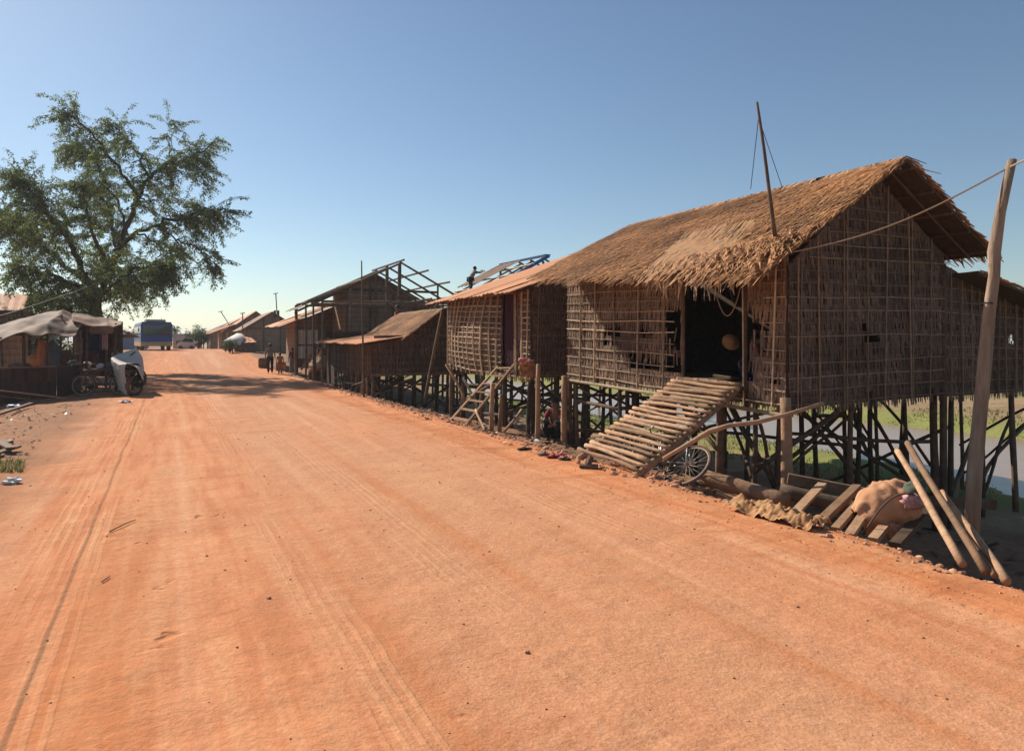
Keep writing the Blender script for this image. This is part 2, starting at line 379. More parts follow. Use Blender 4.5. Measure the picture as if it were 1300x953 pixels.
    h = mth('ADD', h, mth('MULTIPLY', n5, .008)); h = mth('ADD', h, mth('MULTIPLY', mth('MULTIPLY', n6, mr(d, 1., 3.5, 1., .4)), .03))
    h = mth('SUBTRACT', h, mth('MULTIPLY', scuff, .03)); h = mth('ADD', h, mth('MULTIPLY', tread, .006))
    bp = N(nt, 'ShaderNodeBump', Strength=.75, Distance=1.); L(nt, h, bp.inputs['Height']); L(nt, bp.outputs[0], b.inputs['Normal'])
    return m
M['ground'] = ground_mat()
def water_mat():
    m, nt, b = newmat('muddy_water')
    b.inputs['Base Color'].default_value = (.30, .20, .135, 1); b.inputs['Roughness'].default_value = .2; b.inputs['Specular IOR Level'].default_value = .25
    g = N(nt, 'ShaderNodeNewGeometry'); no = N(nt, 'ShaderNodeTexNoise', Scale=2.2, Detail=3.); L(nt, g.outputs['Position'], no.inputs['Vector'])
    bp = N(nt, 'ShaderNodeBump', Strength=.12, Distance=.1); L(nt, no.outputs['Fac'], bp.inputs['Height']); L(nt, bp.outputs[0], b.inputs['Normal'])
    return m
M['water'] = water_mat()

# ------------------------------------------------------------------ ground, water
def axis(lo, hi, dense_lo, dense_hi, step, growth=1.14):
    xs = []; x = dense_lo
    while x < dense_hi: xs.append(x); x += step
    s = step
    while x < hi: xs.append(x); s *= growth; x += s
    xs.append(hi)
    x = dense_lo; s = step
    while x > lo: s *= growth; x -= s; xs.append(max(x, lo))
    return sorted(set(xs))
A_ = axis(-60, 2500, 1, 30, .13, 1.06); D_ = axis(-1500, 2500, -6, 11, .11, 1.09)
g = MB(); rows = []
for a in A_:
    row = []
    for d in D_:
        p = AD(a, d); near = a < 120 and -60 < d < 80
        row.append(V((p.x, p.y, gz(p.x, p.y) if near else gz(p.x, p.y, False))))
    rows.append(row)
g.grid(rows, .5)
ground = g.build('ground', M['ground'], smooth=True); tag(ground, kind='structure')
wm = MB()
wm.grid([[AD(a, d, -1.68) for d in (15, 18, 21, 24, 28)] for a in range(-40, 200, 12)])
tag(wm.build('river_water', M['water']), kind='structure')

# ------------------------------------------------------------------ palm-leaf walls
def leaf_wall(parent, A, B, zbA, zbB, zt, holes=(), skip=(), mat='leaf', back=True, rowh=.19, bulge=None, rail=.0085, dens=1., railmat='bamboo', vstep=.42, name='wall', sp=.034):
    """A,B ground-plan corners; zt(frac)->top; holes/skip: (s0,s1,z0,z1). outward normal is to the right of A->B reversed (towards road/camera)"""
    A, B = V((A[0], A[1], 0)), V((B[0], B[1], 0)); Lw = (B-A).length; T = (B-A).normalized(); n = T.cross(V((0, 0, 1)))
    if n.dot(-A) < 0: n = -n
    def pt(s, z, off=0.):
        b = bulge(s/Lw, z) if bulge else 0.
        q = A+T*s+n*(off+b); return V((q.x, q.y, z))
    zb = lambda s: lerp(zbA, zbB, s/Lw)
    def inh(s, z, hs):
        if hs is holes: z2_, s2_ = z+.07*noise.noise(V((s*13, z*3, 1))), s+.07*noise.noise(V((s*3, z*11, 5)))
        else: z2_, s2_ = z, s
        return any(h[0] <= s2_ <= h[1] and h[2] <= z2_ <= h[3] for h in hs)
    w = MB()
    if back:
        nc = max(4, int(Lw/.06)); dz = .06
        for i in range(nc):
            s0, s1 = Lw*i/nc, Lw*(i+1)/nc; zlo = zb((s0+s1)/2)+.05; z = zlo; t0, t1 = zt(s0/Lw), zt(s1/Lw); tm = min(t0, t1)
            while z < max(t0, t1):
                z2 = z+dz
                c = ((s0+s1)/2, z+dz/2)
                if not inh(c[0], c[1], holes) and not inh(c[0], c[1], skip):
                    if z2 >= tm: w.face([pt(s0, min(z, t0)), pt(s1, min(z, t1)), pt(s1, t1), pt(s0, t0)], R.random()*.6, 1); break
                    w.face([pt(s0, z), pt(s1, z), pt(s1, z2), pt(s0, z2)], R.random()*.6, 1)
                z = z2
                if z2 >= max(t0, t1): break
    zmin = min(zbA, zbB); zmax = max(zt(0), zt(.25), zt(.5), zt(.75), zt(1.))
    nr = int((zmax-zmin)/rowh)+2
    for j in range(nr):
        rt = R.uniform(.35, .65)
        s = -.01
        while s < Lw:
            s += sp*R.uniform(.6, 1.3)/dens
            if s > Lw: break
            top = zb(s)+rowh*(j+1)+.03*noise.noise(V((s*1.5, j*3.3, 0)))
            ln = rowh*R.uniform(1.05, 1.5)
            if top > zt(s/Lw): top = zt(s/Lw); 
            bot = top-ln
            if zb(s)+rowh*(j+.2) > zt(s/Lw): continue
            if bot < zb(s)-.02: bot = zb(s)-R.uniform(-.02, .07)
            cz = (top+bot)/2
            if inh(s, cz, skip) or inh(s, top-.02, skip): continue
            if inh(s, cz, holes) and R.random() < .96: continue
            wd = R.uniform(.022, .05); lean = R.uniform(-.25, .25)*ln*.5; lift = R.uniform(.012, .035)
            tt = min(1, max(0, rt+R.gauss(0, .2)+.55*noise.noise(V((s*.9, top*1.1, Lw)))))
            w.face([pt(s, top, .008), pt(min(s+wd, Lw), top, .010), pt(min(s+wd*.8+lean, Lw+.02), bot, lift), pt(s+wd*.25+lean, bot-R.uniform(-.02, .02), lift)], tt, 0)
    wo = w.build(name, [M[mat], M['leafback']], parent)
    r = MB()
    for j in range(nr):
        off = .042; pts = []
        k = int(Lw/.4)+1
        brk = R.uniform(0, 1)
        for i in range(k+1):
            s = Lw*i/k; z = zb(s)+rowh*(j+.55)+.035*noise.noise(V((s*.8, j*5.1, 2)))
            ok = z < zt(s/Lw)-.03 and not inh(s, z, skip)
            if ok: pts.append(pt(s, z, off))
            if not ok or i == k:
                if len(pts) > 1: r.tube(pts, rail*R.uniform(.75, 1.25), 5)
                pts = []
    s = vstep*.3
    while s < Lw:
        z0, z1 = zb(s)-.04, zt(s/Lw)-.02
        cuts = [h for h in skip if h[0] < s < h[1]]
        if cuts: z1 = min(z1, cuts[0][2])
        if z1-z0 > .2:
            dx = R.uniform(-.05, .05)
            ps = [pt(min(max(s+dx*(q-.5)*2, 0), Lw), lerp(z0, z1, q), .058) for q in (0, .2, .4, .6, .8, 1)]
            r.tube(ps, rail*R.uniform(1.1, 1.7), 5)
            if R.random() < .35:
                ps = [pt(min(max(s+.07+dx*(q-.5), 0), Lw), lerp(z0, z1, q), .056) for q in (0, .3, .6, 1)]
                r.tube(ps, rail*R.uniform(.8, 1.3), 5)
        s += vstep*R.uniform(.75, 1.2)
    r.build('lattice', M[railmat], wo)
    return wo, pt

def thatch_plane(parent, E0, E1_, R0, R1, mat='thatch', rows=22, sp=.024, ln=.36, thick=.05, sag=.0, name='roof_thatch', patch=None, seed=0, fringe=.0, width=.035):
    # lighter and darker courses come from the per-strip tint
    """E0/E1 eave near/far, R0/R1 ridge near/far"""
    E0, E1_, R0, R1 = map(V, (E0, E1_, R0, R1))
    nrm = (E1_-E0).cross(R0-E0).normalized()
    if nrm.z < 0: nrm = -nrm
    def q(s, t, o=0.):
        p = E0.lerp(E1_, s).lerp(R0.lerp(R1, s), t)
        und = sag*math.sin(math.pi*s)*(1-.2*t)+.03*noise.noise(V((s*6, t*4, seed)))
        return p+V((0, 0, -und))+nrm*o
    w = MB(); ns, ntt = 24, 8
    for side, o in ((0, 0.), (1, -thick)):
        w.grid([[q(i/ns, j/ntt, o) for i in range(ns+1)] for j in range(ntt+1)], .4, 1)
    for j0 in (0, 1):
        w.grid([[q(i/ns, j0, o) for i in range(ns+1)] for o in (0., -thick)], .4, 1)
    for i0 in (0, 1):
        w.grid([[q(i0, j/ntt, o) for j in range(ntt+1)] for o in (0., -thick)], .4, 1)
    Lr = (E1_-E0).length; sl = (R0-E0).length
    along = (E1_-E0).normalized()
    for j in range(rows):
        t0 = (j+.3)/rows
        s = -.005
        while s < 1.005:
            s += sp/Lr*R.uniform(.5, 1.5)
            t = t0+R.uniform(-.5, .5)/rows*.7+.02*noise.noise(V((s*9, j, seed)))
            inp = patch is not None and patch(s, t)
            if inp and R.random() < .93: continue
            dn = (q(s, 0)-q(s, 1)).normalized()
            top = q(s, min(t, 1.0), .012)
            lean = along*R.gauss(0, .24)
            l = ln*R.uniform(.6, 1.25)
            bot = top+(dn+lean).normalized()*l+nrm*R.uniform(.012, .05)
            if j == 0: bot += V((0, 0, -R.uniform(0, fringe)))
            wd = width*R.uniform(.6, 1.4)
            tt = min(1, max(0, R.gauss(.5, .24)+.6*noise.noise(V((s*5, t*4, seed+3)))+.18*math.sin(j*2.4)))
            w.face([top-along*wd*.5, top+along*wd*.5, bot+along*wd*.3, bot-along*wd*.15], tt, 0)
    if patch is not None:
        for k in range(1500):
            s, t = R.uniform(0, 1), R.uniform(0, 1)
            if not patch(s, t): continue
            dn = (q(s, 0)-q(s, 1)).normalized(); top = q(s, t, .03); bot = top+(dn+along*(R.gauss(-.35, .05))).normalized()*.5
            w.face([top-along*.02, top+along*.02, bot+along*.012, bot-along*.012], R.random(), 2)
        for i in range(40):
            for j in range(30):
                s0, t0 = i/40, j/30
                if patch(s0+.0125, t0+.017): w.face([q(s0, t0, .03), q(s0+.025, t0, .03), q(s0+.025, t0+1/30, .03), q(s0, t0+1/30, .03)], .5, 2)
    # ragged rake edges
    for s0, sgn in ((0, -1), (1, 1)):
        for k in range(int(sl/.02)):
            t = R.random(); top = q(s0, t, .0)
            bot = top+along*sgn*R.uniform(.02, .09)+(q(s0, 0)-q(s0, 1)).normalized()*R.uniform(.12, .3)
            w.face([top, top+nrm*.03+along*.01, bot+nrm*.02, bot], R.random(), 0)
    return w.build(name, [M[mat], M['thatchback'], M['thatch2']], parent), q

def posts(parent, spots, ztop, r=.06, mat='darkwood', braces=0, zt_fn=None, horiz=0):
    pl = []
    for (a, d) in spots:
        x, y = AD(a, d).xy; zg = gz(x, y)-.15; zt_ = zt_fn(a, d) if zt_fn else ztop
        b = MB(); rr = r*R.uniform(.75, 1.25); top = V((x, y, zt_)); bot = V((x+R.uniform(-.08, .08), y+R.uniform(-.08, .08), zg))
        b.pole(bot, top, rr, rr*.85, 8, .012, 5, knots=.08)
        b.build('post', M[mat], parent, smooth=True); pl.append((bot, top))
    for i in range(braces):
        p = R.choice(pl); c = [q for q in pl if q is not p and .8 < (q[0]-p[0]).length < 3.2]
        if not c: continue
        q = R.choice(c)
        t0, t1 = R.uniform(.1, .45), R.uniform(.75, .97)
        b = MB(); s = V((R.uniform(-.06, .06), R.uniform(-.06, .06), 0))
        b.pole(p[0].lerp(p[1], t0)+s, q[0].lerp(q[1], t1)+s, R.uniform(.022, .042), None, 6, .025, 5)
        b.build('brace', M[mat], parent, smooth=True)
    for i in range(horiz):
        p = R.choice(pl); c = [q for q in pl if q is not p and 1. < (q[0]-p[0]).length < 4.]
        if not c: continue
        q = R.choice(c); t = R.uniform(.3, .75)
        b = MB(); b.pole(p[0].lerp(p[1], t), q[0].lerp(q[1], t+R.uniform(-.05, .05)), R.uniform(.03, .045), None, 6, .02, 5)
        b.build('cross_beam', M[mat], parent, smooth=True)
    return pl

# ------------------------------------------------------------------ MAIN HOUSE
h1 = thing('stilt_house', 'large palm-leaf house on stilts with thatched roof, dark open doorway and log ramp', 'stilt house', AD(6.86, 7.74, -.6), group='stilt houses along the road')
C0 = AD(6.86, 7.74); C1 = AD(12.74, 7.74); C2 = AD(6.86, 11.29)
zt_front = lambda f: lerp(2.86, 3.2, f)
door = (.78, 2.12, .98, 2.95)
holes = [(2.18, 2.62, 1.12, 1.48), (2.2, 2.6, 1.62, 2.3), (2.9, 3.5, 1.86, 2.0), (3.2, 3.42, 1.84, 2.06), (3.95, 4.5, 1.84, 2.02), (4.05, 4.22, 1.55, 1.8), (4.3, 4.5, 1.6, 1.78),
         (2.75, 3.6, 1.2, 1.46), (3.4, 3.7, 1.42, 1.52), (.34, .75, 1.55, 1.72), (.3, .75, 1.78, 2.02), (.6, .76, 1.1, 2.3), (.1, .3, 1.05, 1.2)]
_, ptf = leaf_wall(h1, C0.xy, C1.xy, .74, .93, zt_front, holes, [door], mat='leaf', rail=.0095, vstep=.62, sp=.027)
zt_gable = lambda f: 2.8+ (4.28-2.8)*(1-abs(f-.52)/.52) if f < .52 else lerp(4.28, 3.12, (f-.52)/.48)
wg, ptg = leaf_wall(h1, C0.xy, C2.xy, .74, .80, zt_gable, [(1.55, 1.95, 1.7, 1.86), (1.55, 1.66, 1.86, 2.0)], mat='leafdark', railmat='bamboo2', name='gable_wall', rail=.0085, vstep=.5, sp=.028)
# far gable, rear wall, floor keep the room dark
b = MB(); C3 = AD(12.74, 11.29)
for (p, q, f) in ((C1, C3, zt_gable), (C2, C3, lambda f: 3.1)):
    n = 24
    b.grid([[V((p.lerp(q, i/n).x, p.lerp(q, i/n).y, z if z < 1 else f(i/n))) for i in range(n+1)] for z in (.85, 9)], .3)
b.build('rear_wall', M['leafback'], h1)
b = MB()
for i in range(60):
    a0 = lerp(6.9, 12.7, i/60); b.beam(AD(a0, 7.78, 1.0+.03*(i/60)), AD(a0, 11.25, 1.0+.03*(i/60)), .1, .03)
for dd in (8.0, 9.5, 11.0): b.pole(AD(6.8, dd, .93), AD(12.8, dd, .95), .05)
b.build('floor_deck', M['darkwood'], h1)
# extension at the back right
x1 = thing('lean_to', 'low palm-leaf lean-to with shallow roof behind the gable of the thatched house', 'lean-to', (C2.x, C2.y, -1.))
XE = V((C2.x+.82*4.6, C2.y+.57*4.6, 0))
leaf_wall(x1, (C2.x+.02, C2.y+.0), XE.xy, .78, .70, lambda f: lerp(2.98, 2.12, f), [(2.6, 2.8, 1.7, 1.85)], mat='leafdark', railmat='bamboo2')
# roof of the main house
RN = AD(6.33, 9.58, 4.40); RF = AD(12.95, 9.58, 4.42)
EN = AD(6.53, 6.95, 2.66); EF = AD(12.75, 6.95, 3.12)
patch = lambda s, t: .17 < s-.10*t < .40+.07*t and t < .62-.15*abs(s-.3)
roof1, qf = thatch_plane(h1, EN, EF, RN, RF, rows=32, sp=.0115, patch=patch, fringe=.1, seed=1, ln=.34, width=.021)
BN = AD(6.33, 11.72, 3.13); BF = AD(12.95, 11.72, 3.2)
thatch_plane(h1, BN, BF, RN, RF, rows=18, sp=.04, seed=2, name='rear_thatch')
b = MB()
for i in range(500):      # ridge cap
    s = R.random(); p = RN.lerp(RF, s)+V((0, 0, .03)); dn = (E2 if R.random() < .5 else -E2)*.6+V((0, 0, -.4))+E1*R.gauss(0, .2)
    w = E1*R.uniform(.01, .025); b.face([p-w, p+w, p+dn*.33+w*.5, p+dn*.33-w*.5], R.random())
b.build('ridge_cap', M['thatch'], h1)
b = MB()                  # purlins and rafters under the overhang
for t in (.08, .3, .5, .72, .95):
    for (e, f) in (((BN, BF), (RN, RF)), ((EN, EF), (RN, RF))):
        p0 = e[0].lerp(f[0], t); p1 = e[1].lerp(f[1], t); b.pole(p0+V((0, 0, -.085)), p1+V((0, 0, -.085)), .022, None, 6, .004)
for a in (6.6, 6.95, 8.2, 9.7, 11.2, 12.7):
    for (e, f) in ((BN, RN), (EN, RN)):
        f_ = (a-6.3)/6.9; e2_ = (BN, BF) if e is BN else (EN, EF)
        lo = e2_[0].lerp(e2_[1], f_).lerp(RN.lerp(RF, f_), .06); hi = RN.lerp(RF, f_)
        b.pole(lo+V((0, 0, -.12)), hi+V((0, 0, -.12)), .022, None, 6, .004)
b.build('roof_frame', M['wood'], h1)
b = MB()                  # frayed pale frond tips under the eave
for i in range(150):
    s = R.choice([R.uniform(.0, .5), R.uniform(.05, .36), R.uniform(0, 1)]); p = qf(s, .02, -.03)+E2*R.uniform(-.02, .05)
    ln = R.uniform(.1, .36)*(1.25 if .1 < s < .4 else .7)*(1 if s < .5 else .55); w = R.uniform(.012, .035); tw = R.uniform(-1, 1)
    ax = (E1*math.cos(tw)+E2*math.sin(tw)); sw = E1*R.gauss(0, .05)
    mid = p+V((0, 0, -ln*.5))+sw; end = p+V((0, 0, -ln))+sw*2
    b.face([p-ax*w*.6, p+ax*w*.6, mid+ax*w, mid-ax*w*.8], R.random()); b.face([mid-ax*w*.8, mid+ax*w, end+ax*w*.25, end], R.random())
b.build('hanging_fronds', M['husk'], h1)
# rough layer of long fronds near the front right eave
b = MB()
for i in range(420):
    s = abs(R.gauss(0, .15)); t = R.uniform(0, .38)*(1-s*1.6)
    if s > .5 or t < 0: continue
    p = qf(s, t, .05); d = (EN-RN).normalized()+E1*R.gauss(-.1, .6)+V((0, 0, R.uniform(-.1, .35))); d.normalize(); l = R.uniform(.2, .5); w = E1*R.uniform(.006, .017)
    m = p+d*l*.6+V((0, 0, .03)); e = p+d*l+V((0, 0, -.03))
    b.face([p-w, p+w, m+w, m-w], R.random()); b.face([m-w, m+w, e+w*.1, e], R.random())
b.build('loose_fronds', M['thatch'], h1)
# lean-to roof
LN = AD(6.45, 11.55, 2.86); LF = AD(11.5, 11.55, 2.95); LEN = AD(6.9, 16.2, 2.12); LEF = AD(11.9, 16.2, 2.12)
thatch_plane(x1, LEN, LEF, LN, LF, rows=16, sp=.05, seed=4, name='roof_thatch')
# door frame, curtain rope
b = MB()
for s in (.76, 2.14): b.pole(ptf(s, .7, .03), ptf(s, 2.95, .03), .032, None, 7, .004)
b.pole(ptf(.6, 2.9, .03), ptf(2.3, 2.93, .03), .03); b.beam(ptf(.7, 1.03, .02), ptf(2.2, 1.05, .02), .12, .05)
b.build('door_frame', M['wood'], h1)
# open lattice where the leaf has come off beside the door
for s in (.05, 5.86):
    b = MB(); b.pole(ptf(s, -.9 if s < 1 else -.5, -.02), ptf(s, 3.0, -.02), .05, .045, 8, .006); b.build('corner_post', M['wood'], h1)
b = MB(); b.pole(ptf(.02, .7, .05), ptf(5.9, .9, .05), .03, None, 7, .004); b.build('sill_pole', M['bamboo'], h1)
sp = [(a, d) for a in (6.95, 8.3, 9.6, 11.0, 12.6) for d in (7.85, 9.2, 11.2)] + [(7.6, 7.9), (10.3, 8.6), (9., 10.)]
posts(h1, sp, .98, .052, braces=22, horiz=5)
b = MB(); b.pole(AD(6.8, 7.68, -.6), AD(6.86, 7.70, .95), .085, .07, 9, .01); b.build('post', M['pale'], h1, True)
b = MB(); b.pole(AD(12.72, 7.62, -.7), AD(12.74, 7.64, .98), .07, .065, 9, .01); b.build('post', M['pale'], h1, True)
sp2 = []
for f in (.08, .35, .62, .9):
    p = C2.lerp(XE, f); q = ad(p.x, p.y); sp2 += [(q[0]+.1, q[1]+.12), (q[0]+1.6, q[1]+.15), (q[0]+3, q[1]+.3)]
b = MB(); b.pole((C2.x, C2.y, gz(C2.x, C2.y)-.1), (C2.x, C2.y, 3.0), .06, .05, 8, .005); b.build('corner_post', M['darkwood'], x1, True)
posts(x1, sp2, .8, .05, braces=12, horiz=2)
# hanging rope loop in doorway
b = MB(); b.tube([ptf(lerp(.86, 1.5, i/12), 2.75-.62*math.sin(math.pi*i/12)**.8, -.03) for i in range(13)], .008, 5)
tag(b.build('rope', M['rope'], at=ptf(1.2, 2.1)), 'thin rope loop hanging in the dark doorway of the thatched house', 'rope')
# bamboo mast on the roof with guy wires
mast = thing('roof_mast', 'tall bamboo antenna pole standing on the front thatch of the nearest house', 'pole', P(983, 298, 9.5))
b = MB(); b.pole(P(984, 300, 9.4), P(961, 130, 9.5), .03, .018, 8, .006, 8); b.build('pole', M['wood'], mast, True)
for (u, v, Y) in ((953, 240, 10.9), (993, 238, 10.6)):
    b = MB(); b.tube([P(963, 150, 9.5), P(u, v, Y)], .005, 4); b.build('guy_wire', M['black'], mast)

# ------------------------------------------------------------------ log ramp
def ladder(name, label, bl, br, tl, tr, n, rr, rail_r, mat, group=None, flat=False, over=.0, cat='ladder'):
    bl, br, tl, tr = map(V, (bl, br, tl, tr)); t = thing(name, label, cat, (bl+br)/2, group=group)
    for p, q in ((bl, tl), (br, tr)):
        b = MB(); e = (q-p).normalized()*.12
        b.beam(p-e*.5, q+e, rail_r*2, rail_r*2.2) if flat else b.pole(p-e*.5, q+e, rail_r, rail_r*.85, 8, .006)
        b.build('side_rail', M[mat], t, not flat)
    for i in range(n):
        f = (i+.35)/n; p, q = bl.lerp(tl, f), br.lerp(tr, f); dn = (q-p).normalized(); b = MB()
        lift = V((0, 0, rail_r+rr*.6)) if over else V((0, 0, 0))
        if flat: b.beam(p-dn*.03, q+dn*.03, .07, .035)
        else: b.pole(p-dn*over*R.uniform(.5, 1.6)+lift+V((0, 0, R.uniform(-.01, .02))), q+dn*over*R.uniform(.3, 1.2)+lift+E1*R.uniform(-.04, .04), rr*R.uniform(.8, 1.2), rr*R.uniform(.7, 1.), 7, .014, 9, knots=.17)
        b.build('rung', M[mat], t, not flat)
    return t
ladder('log_ramp', 'wide ramp of lashed logs leading up to the doorway of the thatched house', P(738, 580, 10.5), P(806, 606, 9.0), P(868, 484, 11.4), P(940, 491, 10.3), 21, .034, .055, 'pale', over=.1, cat='ramp')
b = MB(); b.tube([P(842, 582, 8.9), P(868, 567, 8.9), P(900, 548, 8.9), P(925, 540, 8.85), P(960, 536, 8.85), P(1000, 526, 8.9), P(1045, 512, 9.0)], [.028, .032, .034, .030, .031, .027, .026], 8, rough=.12)
tag(b.build('branch_rail', M['pale'], smooth=True, at=P(842, 582, 8.9)), 'long crooked branch running from the log ramp to the house corner', 'branch')

# ------------------------------------------------------------------ HOUSE 2 (rusty roof, ladder, woven wall)
h2 = thing('stilt_house', 'palm-leaf house with dusty orange sheet-metal roof and purple-curtained door', 'stilt house', AD(14.37, 7.7, -.6), group='stilt houses along the road')
H0, H1c, H2c = AD(14.37, 7.7), AD(19.74, 7.7), AD(14.37, 12.)
bul = lambda f, z: .30*math.sin(math.pi*min(1, max(0, f)))*max(0, 1-((z-1.7)/1.3)**2) * (f > .2)*sm(f, .2, .6)
_, pt2 = leaf_wall(h2, H0.xy, H1c.xy, .76, .95, lambda f: 3.04, [(1.5, 1.7, 1.0, 1.2), (3.3, 3.5, 1.5, 1.62)], [(.72, 1.5, 1.0, 3.0)], mat='leaf', bulge=bul, rail=.014, vstep=.34, rowh=.145)
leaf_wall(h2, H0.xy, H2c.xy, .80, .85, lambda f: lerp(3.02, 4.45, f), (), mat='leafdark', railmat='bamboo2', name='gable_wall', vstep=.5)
b = MB(); H3c = AD(19.74, 12.)
b.grid([[V((p.x, p.y, z_)) for p, z_ in ((H1c+E2*.02, z), (H3c, z2), (H2c, z2))] for z, z2 in ((.9, .9), (3.02, 4.45))], .3)
b.face([AD(14.4, 7.8, .98), AD(19.7, 7.8, 1.02), AD(19.7, 12, 1.02), AD(14.4, 12, .98)], .3)
b.build('rear_wall', M['leafback'], h2)
b = MB()
for k in range(9):
    s0 = .72+.78*k/9; b.grid([[pt2(s0+.78/9*i/3, z, -.04+.02*math.sin(i*2.1)) for i in range(4)] for z in (1.0, 2.0, 3.05)], R.random())
b.build('curtain', M['maroon'], h2, True)
def sheet_roof(parent, E0, E1_, R0, R1, n, mat='rust', amp=.014, per=.11, over=.06, name='roof_sheet', thick=.012):
    E0, E1_, R0, R1 = map(V, (E0, E1_, R0, R1)); nrm = (E1_-E0).cross(R0-E0).normalized()
    if nrm.z < 0: nrm = -nrm
    Lr = (E1_-E0).length
    for k in range(n):
        s0, s1 = max(0, k/n-over/2/Lr), min(1, (k+1)/n+over/2/Lr); w = MB(); m = max(4, int((s1-s0)*Lr/per*4))
        z0 = R.uniform(0, .012)+(.014 if k % 2 else 0); dl = R.uniform(-.05, .05); rows = []
        tt = R.uniform(.2, .8)
        for j in range(7):
            t = lerp(-.01+dl*.3, 1., j/6)
            rows.append([E0.lerp(E1_, lerp(s0, s1, i/m)).lerp(R0.lerp(R1, lerp(s0, s1, i/m)), t)+nrm*(z0+amp*math.sin(2*math.pi*lerp(s0, s1, i/m)*Lr/per)) + V((0, 0, .03*noise.noise(V((s0*9+i/m, t*2, 5))))) for i in range(m+1)])
        w.grid(rows, tt); rows2 = [[p-nrm*thick for p in r] for r in rows]; w.grid(rows2, tt)
        w.build(name, M[mat], parent, True)
E20, E2f = AD(14.1, 7.0, 2.87), AD(20.05, 7.1, 2.88); R20, R2f = AD(14.1, 12.2, 4.66), AD(20.1, 12.2, 4.66)
sheet_roof(h2, E20, E2f, R20, R2f, 7, amp=.012, per=.25)
sheet_roof(h2, AD(14.1, 16, 3.3), AD(20.1, 16, 3.3), R20, R2f, 6, name='rear_roof_sheet')
b = MB()
for i in range(6):
    b.pole(AD(14.2+i*1.15, 7.1, 2.83), AD(14.2+i*1.15, 12.2, 4.56), .03, None, 6, .003)
for t in (.02, .35, .7): b.pole(E20.lerp(R20, t)+V((0, 0, -.05)), E2f.lerp(R2f, t)+V((0, 0, -.05)), .025, None, 6, .003)
b.build('roof_frame', M['wood'], h2)
b = MB()
for (u0, v0, u1, v1) in ((591, 404, 602, 427), (602, 403, 590, 420)):
    b.beam(P(u0, v0, 19.6), P(u1, v1, 19.2), .03, .02)
b.build('cross_batten', M['bamboo'], h2)
posts(h2, [(a, d) for a in (14.5, 15.9, 17.3, 18.6, 19.7) for d in (7.75, 9.3, 10.8, 12.)], .95, .065, braces=26, horiz=8)
for (u, v0, v1, Y, r) in ((682, 566, 462, 13.6, .055), (624, 552, 486, 15.6, .06), (634, 548, 500, 15.9, .05), (573, 530, 462, 18.0, .045)):
    b = MB(); b.pole(P(u, v0+2, Y), P(u+R.uniform(-1, 3), v1, Y), r, r*.8, 8, .01); b.build('post', M['pale' if u > 600 else 'wood'], h2, True)
ladder('ladder', 'wooden ladder leaning up to the purple-curtained door', P(572, 534, 15.9), P(592, 539, 15.2), P(636, 461, 17.9), P(655, 460, 17.2), 7, .02, .026, 'pale', flat=True)
b = MB(); b.tube([P(566, 462, 17), P(578, 482, 17), P(588, 500, 16.9), P(589, 512, 16.8)], [.03, .035, .035, .03], 7, rough=.08)
tag(b.build('stick', M['pale'], smooth=True, at=P(588, 506, 17)), 'bare crooked stick left of the ladder under the orange-roofed house', 'stick')
b = MB(); b.pole(P(604, 520, 15.6), P(617, 550, 14.6), .03); b.pole(P(640, 548, 14.6), P(662, 520, 15.6), .03)
tag(b.build('prop_poles', M['pale'], smooth=True, at=P(617, 548, 14.8)), 'short pale prop poles crossed on the bank beside the ladder', 'poles')
# bundle by the door
bd = thing('thatch_bundle', 'small bundle of straw and pinkish cloth hanging beside the purple-curtained door', 'bundle', P(668, 468, 15.6))
b = MB(); b.blob(P(670, 466, 15.8), .2, .15, .16, .6, 3, seed=3)
for i in range(160):
    p = P(668+R.uniform(-9, 9), 468+R.uniform(-8, 6), 15.7); b.face([p, p+V((.02, 0, 0)), p+V((R.uniform(-.05, .05), -.04, -R.uniform(.1, .25)))], R.random())
b.build('straw', M['thatch'], bd); b = MB(); b.blob(P(663, 457, 15.6), .1, .08, .05, .5, 4, seed=5); b.blob(P(672, 459, 15.6), .06, .07, .04, .5, 4, seed=6); b.build('cloth', M['pink'], bd, True)

# ------------------------------------------------------------------ HOUSE 3 (small thatch)
h3 = thing('stilt_house', 'small dark house with steep brown thatch and rusty front awning', 'stilt house', AD(22.2, 5.9, -.3), group='stilt houses along the road')
zt3 = lambda f: lerp(1.64, 1.80, f/.28) if f < .28 else lerp(1.80, 2.72, (f-.28)/.363) if f < .643 else lerp(2.72, 2.1, (f-.643)/.357)
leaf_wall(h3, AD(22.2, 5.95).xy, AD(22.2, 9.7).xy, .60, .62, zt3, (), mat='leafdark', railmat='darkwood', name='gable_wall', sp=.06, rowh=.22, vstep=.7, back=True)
leaf_wall(h3, AD(22.2, 5.95).xy, AD(28.0, 5.95).xy, .60, .60, lambda f: 1.62, (), mat='leafdark', railmat='darkwood', sp=.07, rowh=.22, vstep=.7)
b = MB(); b.grid([[V((p.x, p.y, z)) for p in (AD(28, 5.97), AD(28, 9.7), AD(22.25, 9.7))] for z in (.6, 2.1)], .3); b.build('rear_wall', M['leafback'], h3)
sheet_roof(h3, AD(21.75, 5.35, 1.63), AD(28.6, 5.35, 1.70), AD(21.9, 7.35, 1.93), AD(28.6, 7.35, 1.98), 8, mat='rust', name='awning_sheet')
thatch_plane(h3, AD(21.8, 7.0, 1.86), AD(27.2, 7.0, 1.92), AD(21.75, 8.36, 2.86), AD(26.8, 8.36, 2.86), rows=22, sp=.012, seed=8, width=.024)
thatch_plane(h3, AD(21.8, 9.9, 2.15), AD(27.2, 9.9, 2.1), AD(21.75, 8.36, 2.86), AD(26.8, 8.36, 2.86), rows=8, sp=.08, seed=9, name='rear_thatch')
b = MB()
